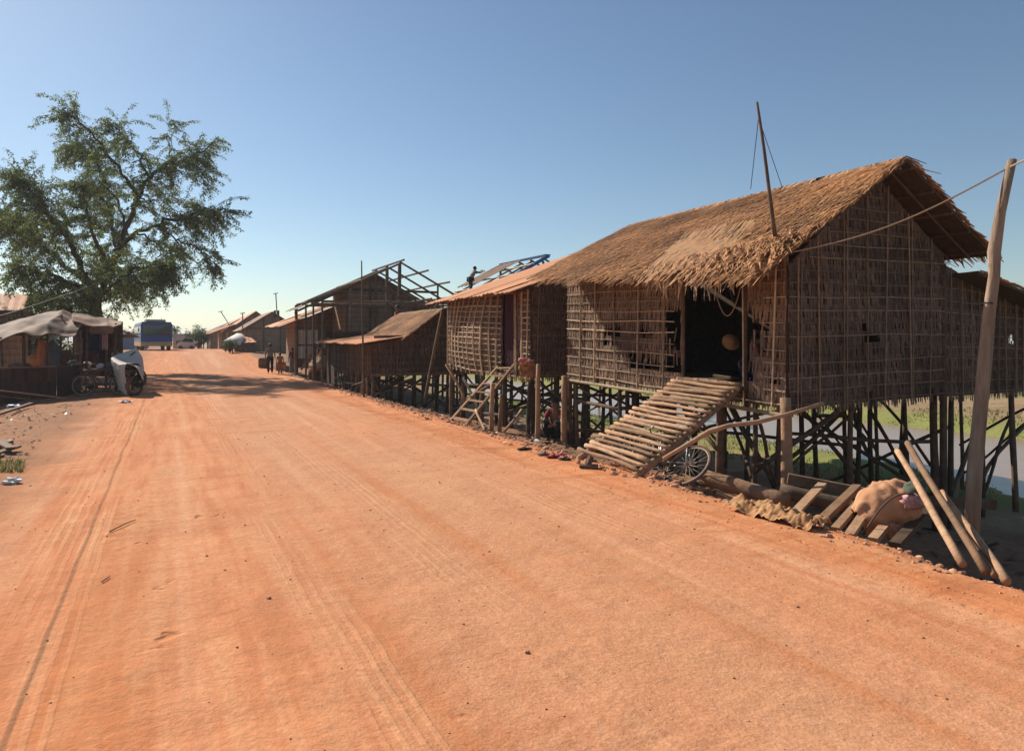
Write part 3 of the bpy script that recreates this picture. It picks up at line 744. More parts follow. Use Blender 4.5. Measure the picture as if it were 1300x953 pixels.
for dd in (6.6, 7.5, 8.36, 9.2): b.pole(AD(22.15, dd, .62), AD(22.15, dd, 1.75 if dd < 7 else 2.1 if dd < 8 else 2.65 if dd < 8.5 else 2.3), .028)
b.beam(AD(22.12, 6.0, 1.86), AD(22.12, 9.7, 1.95), .03, .09); b.beam(AD(22.12, 5.9, .62), AD(22.12, 9.7, .62), .05, .1)
b.build('wall_studs', M['darkwood'], h3)
posts(h3, [(a, d) for a in (22.2, 23.6, 25, 26.4, 27.9) for d in (6.0, 7.4, 8.8, 9.7)]+[(22.9, 6.0), (24.4, 6.0)], .62, .07, braces=22, horiz=6)
for i in range(26):
    b = MB(); a = R.uniform(22.3, 27.8); b.pole(AD(a, 6.05+R.uniform(0, .3), gz(*AD(a, 6.1).xy)-.1), AD(a+R.uniform(-.1, .1), 6.0, .6), R.uniform(.015, .03), None, 5); b.build('stake', M['darkwood'], h3)
b = MB(); b.pole(P(462, 508, 21.4), P(459, 331, 21.5), .035, .02, 8, .006, 8)
tag(b.build('tall_pole', M['wood'], smooth=True, at=P(462, 508, 21.4)), 'tall thin upright pole in front of the rusty awning of the small thatched house', 'pole')
b = MB(); b.pole(P(539, 512, 20.6), P(562, 393, 21.0), .055, .045, 8, .006, 8)
tag(b.build('leaning_pole', M['wood'], smooth=True, at=P(539, 512, 20.6)), 'thick pole leaning against the gable of the small thatched house', 'pole')

# ------------------------------------------------------------------ HOUSE 4 (boarded gable, half built frame in front)
h4 = thing('gable_house', 'tall dark boarded gable house seen behind the bare pole framework', 'house', AD(33.9, 5.8, 0), group='houses along the road')
def panel_house(t, a0, a1, d0, d1, zb, ze0, ze1, dr, zr, mat='panel', roofmat='rustdark', over=.5, sheets=4, stud=True, thatch=False, roofname='roof_sheet', of=None):
    b = MB()
    g0 = [AD(a0, d0, zb), AD(a0, d1, zb), AD(a0, d1, ze1), AD(a0, dr, zr), AD(a0, d0, ze0)]
    g1 = [p+E1*(a1-a0) for p in g0]
    b.face(g0, .5); b.face(g1, .5)
    b.face([g0[0], g0[4], g1[4], g1[0]], .5); b.face([g0[1], g1[1], g1[2], g0[2]], .5)
    b.build('wall', M[mat], t)
    s0 = (zr-ze0)/(dr-d0); s1 = (zr-ze1)/(d1-dr); of = over if of is None else of
    Ea, Eb = AD(a0-over*.6, d0-of, ze0-s0*of+.05), AD(a1+over*.6, d0-of, ze0-s0*of+.05)
    Ra, Rb = AD(a0-over*.6, dr, zr+.05), AD(a1+over*.6, dr, zr+.05)
    Fa, Fb = AD(a0-over*.6, d1+over, ze1-s1*over+.05), AD(a1+over*.6, d1+over, ze1-s1*over+.05)
    sheet_roof(t, Ea, Eb, Ra, Rb, sheets, mat=roofmat, name=roofname, per=.4, amp=.01)
    sheet_roof(t, Fa, Fb, Ra, Rb, sheets, mat=roofmat, name='rear_'+roofname, per=.4, amp=.01)
    b = MB()
    if stud:
        k = max(3, int((d1-d0)/1.2))
        for i in range(k+1):
            dd = lerp(d0, d1, i/k); zt = lerp(ze0, zr, (dd-d0)/(dr-d0)) if dd < dr else lerp(zr, ze1, (dd-dr)/(d1-dr))
            b.beam(AD(a0-.04, dd, zb-.1), AD(a0-.04, dd, zt), .1, .06, up=E1)
        b.beam(AD(a0-.06, d0, ze0-.1), AD(a0-.06, d1, ze0-.1), .04, .12); b.beam(AD(a0-.06, d0, zb+.1), AD(a0-.06, d1, zb+.1), .04, .1)
        b.beam(AD(a0-.3, d0-of, ze0-s0*of-.05), AD(a0-.3, dr, zr-.06), .05, .1); b.beam(AD(a0-.3, d1+over, ze1-s1*over-.05), AD(a0-.3, dr, zr-.06), .05, .1)
        b.build('frame', M['darkwood'], t)
panel_house(h4, 33.9, 37., 7.8, 12.6, .2, 4.36, 3.3, 9.2, 5.05, mat='panel', over=.35, of=2.35)
for a in (36.9,):
    q = AD(a, 5.9); b = MB(); b.pole((q.x, q.y, gz(q.x, q.y)-.1), (q.x, q.y, 3.45), .08, None, 7, .004); b.build('post', M['darkwood'], h4)
fr = thing('house_frame', 'roofless pole frame of an unfinished house rising behind the small thatched house', 'house frame', AD(29.5, 5.8, 0))
b = MB()
for dd, zt in ((5.8, 3.45), (7.0, 4.0), (9.2, 5.15), (11, 4.25), (12.4, 3.5)):
    for a in (29.6, 31.6, 33.5):
        if a > 30 and dd in (7.0, 11): continue
        b = MB(); r_ = .09 if dd == 9.2 else .05
        b.pole(AD(a, dd, gz(*AD(a, dd).xy)-.1), AD(a, dd, zt), r_, r_*.9, 7, .004); b.build('post', M['darkwood'], fr)
for a in (29.5, 31.6, 33.5):
    for (d0, z0, d1, z1) in ((5.3, 3.35, 9.25, 5.2), (12.7, 3.35, 9.15, 5.25), (5.8, 3.4, 12.4, 3.45)):
        b = MB(); b.pole(AD(a, d0, z0), AD(a, d1, z1), .055, .045, 7, .003); b.build('rafter', M['wood'], fr)
for (dd, zz, e) in ((5.5, 3.48, -.2), (7.4, 4.35, .4), (9.2, 5.28, .3), (10.1, 4.8, .9), (11.1, 4.33, .9), (12.1, 3.85, 1.), (12.6, 3.5, .3), (10.4, 3.6, .5)):
    b = MB(); b.pole(AD(29.3-max(e, 0), dd, zz), AD(34.2, dd, zz), .045, None, 7, .004); b.build('purlin', M['wood'], fr)
for k in range(3):
    b = MB(); b.beam(AD(29.45+k*.0, 9.2-1.7+k*.9, 4.3-k*.2), AD(33.0, 11.2, 3.6+k*.1), .06, .06); b.build('brace', M['wood'], fr)
for k in range(5):
    b = MB(); b.beam(AD(30+R.uniform(0, 3), 10+k*.4, 3.56+.03*k), AD(31+R.uniform(0, 2), 13+k*.3, 3.6+.03*k), .09, .04); b.build('loose_plank', M['pale'], fr)

# house 5: low rusty roof and boarded wall, far ones beyond
h5 = thing('gable_house', 'grey boarded house with patched rusty roof and pale curtain beside the road ladder', 'house', AD(37.25, 6, 0), group='houses along the road')
b = MB(); A0, A1 = 37.3, 41.
b.face([AD(A0, 6, .3), AD(A0, 11, .3), AD(A0, 11, 4.3), AD(A0, 8.9, 4.0), AD(A0, 6, 2.75)]); b.face([AD(A0, 6.0, .3), AD(A0, 6.0, 2.75), AD(A1, 6.0, 2.8), AD(A1, 6.0, .3)]); b.face([AD(A1, 6, .3), AD(A1, 11, .3), AD(A1, 11, 4.3), AD(A1, 6, 2.75)])
b.build('wall', M['panel'], h5)
sheet_roof(h5, AD(36.7, 5.0, 2.45), AD(42, 5.0, 2.55), AD(36.7, 9.2, 4.15), AD(42, 9.2, 4.2), 5, mat='rust', per=.5)
for k in range(5):
    b = MB(); a_, t_ = 36.8+k*.9, R.uniform(.1, .7); p = AD(a_, 5+4.2*t_, 2.55+1.7*t_); q = p+E2*1.1+V((0, 0, .46)); b.beam(p, q, .7, .03); b.build('roof_patch', M['rustdark' if k % 2 else 'rust'], h5)
b = MB()
for k in range(5): b.grid([[AD(37.2-.03*math.sin(i*2), 6.05+.2*k+.05*i, z) for i in range(5)] for z in (.8, 1.6, 2.3)], R.random())
b.build('curtain', M['white'], h5, True)
b = MB()
for dd in (6.0, 7.1, 8.6, 10): b.beam(AD(37.2, dd, 0), AD(37.2, dd, 2.7+(dd-6)*.43), .1, .06, up=E1)
b.beam(AD(37.2, 6, 1.5), AD(37.2, 10.9, 1.5), .05, .08); b.build('frame', M['darkwood'], h5)
b = MB(); b.box(AD(37.18, 7.7, 2.05), .45, .05, .5, math.atan2(E2.y, E2.x)); b.build('shutter', M['darkwood'], h5)
LBL = [('brown gable house with dark double hatch under its ridge beyond the walkers', 69, 77, 6.5, 11.1, 3.0, 4.45, 8.8),
       ('low house with two tiers of stepped rusty roofing left of the brown gable house', 81, 89, 6.2, 11, 3.2, 4.95, 8.6),
       ('house with rusty roof slope farther down the row past the stepped roofs', 94, 103, 6, 11.5, 3.3, 4.9, 8.8),
       ('farthest grey-roofed house of the row, behind the roadside tree', 110, 122, 5.5, 13, 3.2, 4.8, 9.)]
for i, (lb, a0, a1, d0, d1, ze, zr, dr) in enumerate(LBL):
    t = thing('gable_house', lb, 'house', AD(a0, d0, .6), group='houses along the road')
    hb = hroad(a0) if a0 < 90 else .2
    panel_house(t, a0, a1, d0, d1, hb-.4, ze, ze, dr, zr, roofmat=['rustdark', 'rust', 'rust', 'plaster'][i], over=.6, sheets=5)
    if i == 0:
        for dd in (9.05, 9.35):
            b = MB(); b.box(AD(a0-.06, dd, 4.3), .22, .06, .65, math.atan2(E2.y, E2.x)); b.build('hatch', M['black'], t)
    if i in (1, 2):
        sheet_roof(t, AD(a0-.5, d0-2.3, 2.5), AD(a1, d0-2.3, 2.5), AD(a0-.5, d0+.3, 3.55), AD(a1, d0+.3, 3.55), 4, mat='rust', name='awning_sheet', per=.4)
        for aa in (a0-.3, (a0+a1)/2, a1-.3):
            b = MB(); b.pole(AD(aa, d0-2.2, .5), AD(aa, d0-2.2, 2.5), .06); b.build('post', M['darkwood'], t)
# house behind with the man on its roof
hx = thing('house_frame', 'half-covered roof frame with blue ridge sheeting behind the orange metal roof', 'house frame', AD(30, 12.9, -1))
for dd, zt in ((12.9, 3.75), (16.3, 5.6), (19.5, 4.2)):
    for a in (29.2, 31.5, 34):
        b = MB(); b.pole(AD(a, dd, gz(*AD(a, dd).xy)-.1), AD(a, dd, zt), .07, None, 6); b.build('post', M['darkwood'], hx)
for a in (29.2, 30.4, 31.6, 33.8):
    b = MB(); b.pole(AD(a, 12.4, 3.55), AD(a, 16.4, 5.75), .05, None, 6, .004); b.build('rafter', M['bamboo2'], hx)
    b = MB(); b.pole(AD(a, 19.9, 4.0), AD(a, 16.2, 5.8), .05, None, 6, .004); b.build('rafter', M['bamboo2'], hx)
for t in (.05, .3, .55, .8):
    b = MB(); b.pole(AD(28.9, lerp(12.5, 16.4, t), lerp(3.7, 5.85, t)), AD(34.2, lerp(12.5, 16.4, t), lerp(3.7, 5.85, t)), .04, None, 6, .004); b.build('purlin', M['bamboo'], hx)
sheet_roof(hx, AD(31.9, 13.9, 4.62), AD(34.4, 13.9, 4.62), AD(31.6, 16.4, 5.95), AD(34.4, 16.4, 5.95), 3, mat='tarp', per=.5, amp=.04)
b = MB(); b.beam(AD(29.0, 13.1, 3.98), AD(29.0, 16.5, 5.86), .12, .16); b.beam(AD(29.0, 16.45, 5.9), AD(34.2, 16.45, 5.96), .3, .06); b.build('ridge_sheet', M['bluemetal'], hx)

# ------------------------------------------------------------------ right bank: logs, planks, sacks
def log(name, label, p, q, r0, r1, mat='pale', group=None, cat='log'):
    b = MB(); b.pole(p, q, r0, r1, 12, .008, 8, knots=.04); return tag(b.build(name, M[mat], smooth=True, at=p), label, cat, group)
log('log', 'thick pale log lying on the bank right of the bicycle wheel', P(893, 606, 9.0), P(1000, 636, 8.2), .11, .095, group='logs on the bank')
log('log', 'long brown log lying behind the planks under the house corner', P(990, 622, 8.8), P(1140, 660, 8.2), .10, .09, 'wood', group='logs on the bank')
def plank(label, p, q, w, h, mat='pale', group='planks propped on the bank'):
    b = MB(); b.beam(p, q, w, h); return tag(b.build('plank', M[mat], at=p), label, 'plank', group)
plank('long horizontal beam on the bank below the gable wall, left half', P(1000, 607, 8.9), P(1140, 634, 8.5), .09, .13, 'wood')
plank('short dark horizontal beam running behind the leaning pole foot', P(1140, 634, 8.9), P(1262, 640, 8.9), .1, .12, 'wood')
plank('leftmost propped plank, above the ochre tarpaulin', P(1010, 650, 7.5), P(1044, 614, 8.4), .10, .035)
plank('second propped plank from the left, squared and clean', P(1040, 664, 7.1), P(1088, 618, 8.2), .09, .07)
plank('third propped plank, touching the left side of the tied sack', P(1060, 672, 7.0), P(1108, 618, 8.1), .08, .05)
plank('plank pressed under the left end of the tied sack', P(1078, 680, 6.8), P(1118, 622, 8.0), .09, .05)
plank('short plank sticking out below the tied sack', P(1108, 686, 6.75), P(1150, 636, 7.8), .09, .06)
plank('wide plank sticking out right of the tied sack', P(1136, 692, 6.6), P(1176, 648, 7.5), .10, .06, 'wood')
log('pole', 'left crossed pole propped over the sack, thickest at its foot', P(1222, 716, 5.75), P(1139, 572, 7.6), .036, .03, group='crossed poles on the bank', cat='pole')
log('pole', 'middle crossed pole running from the bank edge up over the sack', P(1252, 726, 5.6), P(1152, 562, 7.6), .034, .032, group='crossed poles on the bank', cat='pole')
log('pole', 'thin lower pole between the two long crossed poles', P(1262, 730, 5.55), P(1205, 650, 6.9), .024, .022, group='crossed poles on the bank', cat='pole')
log('pole', 'rightmost crossed pole reaching the road edge at lower right', P(1278, 738, 5.45), P(1196, 624, 7.3), .034, .026, group='crossed poles on the bank', cat='pole')
# big leaning utility pole
b = MB(); b.tube([P(1232, 690, 8.2), P(1237, 600, 8.2), P(1245, 520, 8.2), P(1252, 440, 8.2), P(1256, 395, 8.2), P(1262, 350, 8.2), P(1262, 320, 8.2), P(1270, 270, 8.2), P(1285, 203, 8.2)],
                 [.088, .08, .075, .07, .068, .06, .066, .058, .05], 14, rough=.07)
up = thing('utility_pole', 'tall crooked grey timber pole standing at the right edge of the picture', 'utility pole', P(1232, 690, 8.2))
b.build('pole', M['greypole'], up, True)
b = MB(); b.tube([P(1254+9*math.cos(t), 386+1.5*math.sin(t), 8.2+.09*math.sin(t)) for t in [i*math.pi/6 for i in range(13)]], .008, 5); b.build('wire_band', M['black'], up)
b = MB()
pa, pb = P(1282, 212, 8.2), P(996, 322, 9.2)
b.tube([pa.lerp(pb, t)+V((0, 0, -.16*math.sin(math.pi*t))) for t in [i/16 for i in range(17)]], .011, 6)
pc = P(1330, 190, 6.5); b.tube([pa, pc], .011, 6)
tag(b.build('cable', M['rope'], at=pa), 'sagging cable strung from the tall timber pole to the corner of the thatched house', 'cable')
# tied sack
sk = thing('tied_sack', 'bulging tied orange sack with green and pink rag at its neck on the propped planks', 'sack', P(1130, 660, 7.4))
rot = Matrix.Rotation(math.radians(-24), 3, 'Y')
b = MB(); nu, nv = 48, 28; rows = []
for j in range(nv+1):
    f = j/nv; x = lerp(-.36, .34, f); prof = (math.sin(math.pi*min(1, f*.93+.05))**.55)*.225+.012
    row = []
    for k in range(nu):
        ph = 2*math.pi*k/nu
        pl = .034*noise.noise(V((f*9, math.cos(ph)*3, math.sin(ph)*3)))+.02*abs(noise.noise(V((f*16+ph, math.cos(ph)*5, math.sin(ph)*5))))+.014*math.sin(ph*9+f*4)*sm(f, .55, 1)+.012*math.sin(ph*7)*sm(1-f, .7, 1)
        r_ = prof+pl
        if abs(f-.62) < .03: r_ -= .012
        row.append(P(1128, 642, 7.3)+rot @ V((x, r_*math.cos(ph), r_*math.sin(ph)*1.12)))
    rows.append(row)
b.grid(rows, .5, closed=True); b.build('sack_body', M['sack'], sk, True)
b = MB(); b.blob(P(1160, 622, 7.15), .135, .11, .085, .35, 3, rot=rot, seed=9); b.build('green_rag', M['cap'], sk, True)
b = MB(); b.blob(P(1157, 636, 7.05), .10, .08, .08, .5, 4, seed=2); b.blob(P(1166, 638, 7.1), .07, .06, .06, .5, 4, seed=12); b.build('pink_rag', M['pinkprint'], sk, True)
b = MB(); b.blob(P(1132, 672, 7.1), .09, .08, .09, .7, 4, seed=21); b.blob(P(1142, 672, 7.1), .06, .05, .07, .8, 4, seed=31); b.build('knotted_corner', M['sack'], sk, True)
b = MB(); cpts = []
for i in range(15):
    f = i/14; cpts.append(P(lerp(1162, 1096, f), 628+6*f+46*f*f-8*math.sin(f*3), 7.02-.02*f))
b.tube(cpts, .009, 6); b.build('cord', M['darkwood'], sk, True)
# ochre tarpaulin heap
b = MB(); rows = []
for j in range(26):
    row = []
    for i in range(90):
        f = i/89; g_ = j/25
        p = GP(lerp(926, 1036, f), lerp(646, 674, f)); up_ = .10*math.sin(math.pi*g_)*(.5+.5*math.sin(math.pi*min(1, f+.1)))+.03
        q = p+E2*lerp(-.08, .24, g_)+V((0, 0, up_+.07*noise.noise(V((f*5, g_*3, 0)))+.05*noise.noise(V((f*14, g_*7, 3)))+.02*noise.noise(V((f*40, g_*9, 3)))))
        row.append(q)
    rows.append(row)
b.grid(rows, .5); tag(b.build('tarpaulin', M['burlap'], smooth=True, at=GP(980, 660)), 'crumpled ochre tarpaulin lying on the bank edge beside the pale log', 'tarpaulin')

# ------------------------------------------------------------------ vehicles
def refine(rows, n):
    out = []
    for j in range((len(rows)-1)*n+1):
        r0 = rows[min(j//n, len(rows)-2)]; r1 = rows[min(j//n, len(rows)-2)+1]; t = j/n-min(j//n, len(rows)-2); row = []
        for i in range((len(r0)-1)*n+1):
            k = min(i//n, len(r0)-2); f = i/n-k
            row.append(r0[k].lerp(r0[k+1], f).lerp(r1[k].lerp(r1[k+1], f), t))
        out.append(row)
    return out
def torus(b, c, R_, r, ax, n=28, m=8, tint=.5, mi=0):
    ax = V(ax).normalized(); u = ax.cross(V((0, 0, 1)));
    u = u.normalized() if u.length > .01 else V((1, 0, 0)); w = ax.cross(u); rows = []
    for i in range(n+1):
        t = 2*math.pi*i/n; d = u*math.cos(t)+w*math.sin(t)
        rows.append([V(c)+d*(R_+r*math.cos(2*math.pi*k/m))+ax*r*math.sin(2*math.pi*k/m) for k in range(m)])
    b.grid(rows, tint, mi, closed=True)
def wheel(parent, c, R_, ax, tyre=.02, spokes=24, guard=False, rimmat='wheelrim'):
    ax = V(ax).normalized()
    b = MB(); torus(b, c, R_, tyre, ax); t = b.build('wheel', M['tyre'], parent, True)
    b = MB(); torus(b, c, R_-tyre*1.2, tyre*.55, ax); u = ax.cross(V((0, 0, 1))).normalized(); w = ax.cross(u)
    for i in range(spokes):
        th = 2*math.pi*i/spokes; b.tube([V(c)+ax*(.03 if i % 2 else -.03), V(c)+(u*math.cos(th)+w*math.sin(th))*(R_-tyre)], .0035, 4)
    b.tube([V(c)-ax*.05, V(c)+ax*.05], .025, 8); b.build('rim', M[rimmat], t, True)
def bicycle(label, base, dirv, lean=0., mats='rustmetal', group='bicycles', bare=False):
    """base: point under the rear wheel; dirv: heading"""
    t = thing('bicycle', label, 'bicycle', base, group=group)
    f = V((dirv[0], dirv[1], 0)).normalized(); s = V((f.y, -f.x, 0)); up_ = (V((0, 0, 1))*math.cos(lean)+s*math.sin(lean)); ax = (s*math.cos(lean)-V((0, 0, 1))*math.sin(lean))
    B = V(base); q = lambda x, z, y=0: B+f*x+up_*z+ax*y
    r = .33
    wheel(t, q(0, r), r, ax); wheel(t, q(1.06, r), r, ax)
    b = MB(); bb, hd, st = q(.45, .28), q(.92, .82), q(.30, .80)
    for (m_, n_, rr) in ((bb, hd, .016), (bb, st, .015), (st, hd, .015), (q(.9, .72), bb, .015)): b.tube([m_, n_], rr, 7)
    for y in (-.05, .05):
        b.tube([q(0, r, y), q(.45, .28, y*.4)], .009, 6); b.tube([q(0, r, y), q(.30, .76, y*.3)], .009, 6); b.tube([q(1.06, r, y), q(1.0, .7, y*.8), q(.94, .8, 0)], .011, 6)
    b.build('frame', M[mats], t, True)
    hb_ = .34 if bare else 0.
    _q = q
    q = (lambda x, z, y=0: _q(x, z-hb_, y)) if bare else _q
    b = MB(); b.tube([hd, q(.9, .98)], .013, 6); b.tube([q(.72, 1.0, -.28), q(.88, 1.02, -.2), q(.93, .99, 0), q(.88, 1.02, .2), q(.72, 1.0, .28)], .012, 6); b.build('handlebar', M['chrome'], t, True)
    q = _q
    if not bare:
        b = MB(); b.tube([st, q(.27, .9)], .013, 6); rr = Matrix((f, ax, up_)).transposed(); b.blob(q(.24, .93), .13, .08, .035, .05, rot=rr); b.build('saddle', M['black'], t, True)
    for cx in (0, 1.06) if not bare else ():
        b = MB(); rows = []
        for i in range(13):
            th = math.radians(lerp(-10 if cx == 0 else 20, 150, i/12)) if cx == 0 else math.radians(lerp(30, 150, i/12))
            rows.append([q(cx-math.cos(th)*.37, r+math.sin(th)*.37, y) for y in (-.03, -.015, .015, .03)])
        b.grid(rows, .5); b.build('mudguard', M['chrome'], t, True)
    b = MB()
    for y in (-.06, 0, .06) if not bare else (): b.tube([q(-.22, .74, y), q(.2, .74, y)], .007, 5)
    if not bare:
        for x in (-.22, 0, .2): b.tube([q(x, .74, -.06), q(x, .74, .06)], .007, 5)
        b.tube([q(0, r, .06), q(-.15, .74, .06)], .006, 5); b.build('rack', M['chrome'], t, True)
    b = MB(); torus(b, q(.45, .28, .05), .09, .008, ax, 20, 5); b.tube([q(.45, .28, .05), q(.53, .14, .1)], .01, 5); b.tube([q(.45, .28, -.05), q(.37, .42, -.1)], .01, 5); b.build('chain_wheel', M['rustmetal'], t, True)
    return t
# bicycle under the ramp: rear wheel right, heading left
wb = AD(7.04, 5.88)
bicycle('silver bicycle lying half under the log ramp with its wheel in the sun', V((wb.x, wb.y, gz(wb.x, wb.y)-.02)), (-.5, .86), .82, 'chrome', bare=True)
p = GP(106, 502); p = on(p.x+1.0, p.y+.35); bicycle('old bicycle with pale mudguards parked sideways in front of the market stall', p, (-.95, -.33), .05, 'rustmetal', group='bicycles at the stall')
p = GP(84, 501); p = on(p.x, p.y+1.06); bicycle('second bicycle seen nearly end-on next to the rusty counter', p, (.0, -1), -.08, 'rustmetal', group='bicycles at the stall')

# covered motorcycle
cm = thing('covered_motorcycle', 'motorcycle draped in a pale grey cloth cover at the left edge of the road', 'motorcycle', GP(166, 502))
Yc = 21.6; CP = lambda x, y, dY=0.: P(x/4.765, 360+y/4.765, Yc+dY)
wheel(cm, CP(812, 618, .25), .27, (.93, -.3, .05), .06, 14)
wheel(cm, CP(836, 570, 1.25), .27, (.93, -.3, .05), .06, 14)
b = MB(); b.tube([CP(806, 612, .05), CP(835, 560, .3), CP(845, 500, .8)], .05, 8); b.blob(CP(840, 590, .45), .17, .3, .2, .3, 3, seed=4); b.tube([CP(858, 600, .0), CP(866, 590, .6)], .045, 8)
b.tube([CP(700, 470, .9), CP(760, 455, 1.0), CP(820, 410, 1.1)], .02, 6); b.blob(CP(800, 500, .5), .14, .42, .12, .1); b.build('engine_and_frame', M['black'], cm, True)
b = MB(); b.blob(CP(850, 592, .05), .05, .04, .05, .1); b.build('tail_lamp', M['rustmetal'], cm, True)
# cloth: rows go round from the left/front hem, over the top to the right hem
rowsC = [
 [(770, 678, 0), (742, 655, .05), (722, 640, .25), (705, 590, .6), (700, 560, 1.0), (745, 560, 1.3), (800, 600, 1.45)],
 [(764, 600, -.05), (735, 590, .0), (708, 575, .25), (690, 530, .6), (690, 510, 1.0), (748, 500, 1.35), (815, 520, 1.5)],
 [(752, 520, -.08), (725, 525, .0), (695, 510, .25), (678, 480, .6), (680, 465, 1.0), (752, 440, 1.4), (838, 455, 1.5)],
 [(760, 488, -.08), (728, 490, .0), (690, 470, .25), (668, 446, .6), (700, 430, .95), (765, 405, 1.25), (825, 384, 1.4)],
 [(790, 486, -.06), (775, 486, .05), (762, 482, .3), (755, 476, .55), (765, 466, .8), (800, 430, 1.1), (840, 405, 1.35)],
 [(820, 505, -.02), (826, 502, .1), (830, 500, .35), (832, 492, .6), (838, 480, .8), (846, 460, 1.05), (856, 432, 1.25)],
 [(846, 550, -.02), (852, 550, .1), (856, 548, .35), (858, 535, .6), (858, 520, .8), (858, 500, 1.0), (862, 475, 1.2)],
 [(858, 582, .0), (864, 580, .12), (868, 572, .35), (868, 560, .6), (866, 545, .8), (866, 530, 1.0), (868, 510, 1.2)]]
b = MB(); rc = refine([[CP(x, y, d) for (x, y, d) in r] for r in rowsC], 3)
b.grid([[p+V((.035*noise.noise(p*4.5), .07*noise.noise(p*3.1+V((5, 0, 0))), .03*noise.noise(p*5)-.012*abs(math.sin(i*1.3)))) for i, p in enumerate(r)] for r in rc], .5)
cl = b.build('cloth_cover', M['cover'], cm, True)
s_ = cl.modifiers.new('sub', 'SUBSURF'); s_.levels = 1; s_.render_levels = 2; s_ = cl.modifiers.new('sol', 'SOLIDIFY'); s_.thickness = .012

# bus
bus = thing('bus', 'blue bus with dusty yellow bumper driving towards the viewer down the red road', 'bus', (0, 0, 0))
bp_ = P(199, 445, 62.); bus.location = (bp_.x, bp_.y, gz(bp_.x, bp_.y))
fw = V((.535, -.845, 0)).normalized(); sd = V((-fw.y, fw.x, 0))   # heading, and its left
bz = bus.location.z
def BQ(x, y, z): return V((bp_.x, bp_.y, bz))+fw*x+sd*y+V((0, 0, z))
def hull(b, x0, x1, w0, w1, z0, z1, z2=None, rnd=.12, tint=.5):
    rows = []
    for x in (x0, x1):
        row = []
        for (y, z) in ((-w0, z0), (-w0, z1), (-w1+rnd, z2 or z1), (w1-rnd, z2 or z1), (w0, z1), (w0, z0)): row.append(BQ(x, y, z))
        rows.append(row)
    b.grid(rows, tint, closed=True); b.face(rows[0]); b.face(rows[1])
b = MB(); hull(b, -8.6, 0, 1.27, 1.27, .75, 2.35, 2.58); b.build('body', M['blue'], bus)
b = MB(); hull(b, -8.5, .03, 1.28, 1.28, .38, .78); b.box(BQ(.1, 0, .52), .18, 2.5, .22, math.atan2(fw.y, fw.x)); b.build('lower_body', M['cream'], bus)
b = MB(); b.face([BQ(.02, -1.12, 1.38), BQ(.02, 1.12, 1.38), BQ(-.04, 1.08, 2.22), BQ(-.04, -1.08, 2.22)]); 
b = MB(); b.grid([[BQ(x, y, z) for y in (-1.12, -.02)] for x, z in ((.025, 1.35), (.015, 2.25))]); b.build('windscreen', M['glass'], bus)
b = MB(); b.grid([[BQ(x, y, z) for y in (.02, 1.12)] for x, z in ((.025, 1.35), (.015, 2.25))]); b.build('windscreen', M['glass'], bus)
for sy in (-1, 1):
    for k in range(6):
        b = MB(); x = -.5-k*1.3; b.grid([[BQ(xx, sy*1.275, z) for xx in (x, x-1.15)] for z in (1.45, 2.2)]); b.build('side_window', M['glass'], bus)
    b = MB(); b.blob(BQ(.05, sy*.98, .62), .05, .05, .09, 0); b.build('headlight', M['lamp'], bus, True)
    b = MB(); b.tube([BQ(0, sy*1.2, 2.3), BQ(.3, sy*1.42, 2.2), BQ(.3, sy*1.45, 2.0)], .025, 6); b.blob(BQ(.3, sy*1.46, 1.85), .05, .09, .17, 0); b.build('mirror', M['black'], bus, True)
    for x in (-1.4, -6.6):
        b = MB(); b.tube([BQ(x, sy*.95, .42), BQ(x, sy*1.24, .42)], .43, 20); b.build('wheel', M['tyre'], bus, True)
b = MB(); b.beam(BQ(.05, -.22, 1.4), BQ(.05, .1, 1.62), .015, .015); b.beam(BQ(.05, .5, 1.4), BQ(.05, .95, 1.6), .015, .015); b.build('wiper', M['black'], bus)
b = MB(); b.box(BQ(-1.9, 0, 2.72), 2.2, 1.6, .2, math.atan2(fw.y, fw.x)); b.build('roof_unit', M['cream'], bus)
b = MB(); b.beam(BQ(.2, -.3, .5), BQ(.2, .3, .5), .01, .13); b.build('number_plate', M['white'], bus)

# white car far right of bus
car = thing('parked_car', 'small white car with red tail parked before the roadside tree', 'car', (0, 0, 0))
cb_ = P(237, 445.5, 74.); cz = gz(cb_.x, cb_.y); car.location = (cb_.x, cb_.y, cz)
cf = V((-.95, -.3, 0)).normalized(); cs = V((-cf.y, cf.x, 0))
def CQ(x, y, z): return V((cb_.x, cb_.y, cz))+cf*x+cs*y+V((0, 0, z))
b = MB(); prof = [(-.95, .2), (-.95, .65), (-.75, .75), (.55, .78), (.95, .6), (.97, .2)]
rows = [[CQ(x*.9, y, z) for x, z in prof] for y in (-.62, .62)]; b.grid(rows, .5); b.face(rows[0]); b.face(rows[1]); b.build('body', M['car'], car)
b = MB(); prof = [(-.75, .76), (-.55, 1.12), (.2, 1.14), (.5, .77)]; rows = [[CQ(x*.9, y, z) for x, z in prof] for y in (-.52, .52)]; b.grid(rows, .5); b.face(rows[0]); b.face(rows[1]); b.build('cabin_glass', M['glass'], car)
b = MB(); b.box(CQ(-.1, 0, 1.16), 1., .75, .04, math.atan2(cf.y, cf.x)); b.build('roof', M['car'], car)
b = MB(); b.box(CQ(-.9, 0, .5), .1, 1., .2, math.atan2(cf.y, cf.x)); b.build('tail', M['redpaint'], car)
for x in (-.55, .55):
    for y in (-.6, .6):
        b = MB(); b.tube([CQ(x, y-.06, .2), CQ(x, y+.06, .2)], .2, 14); b.build('wheel', M['tyre'], car, True)

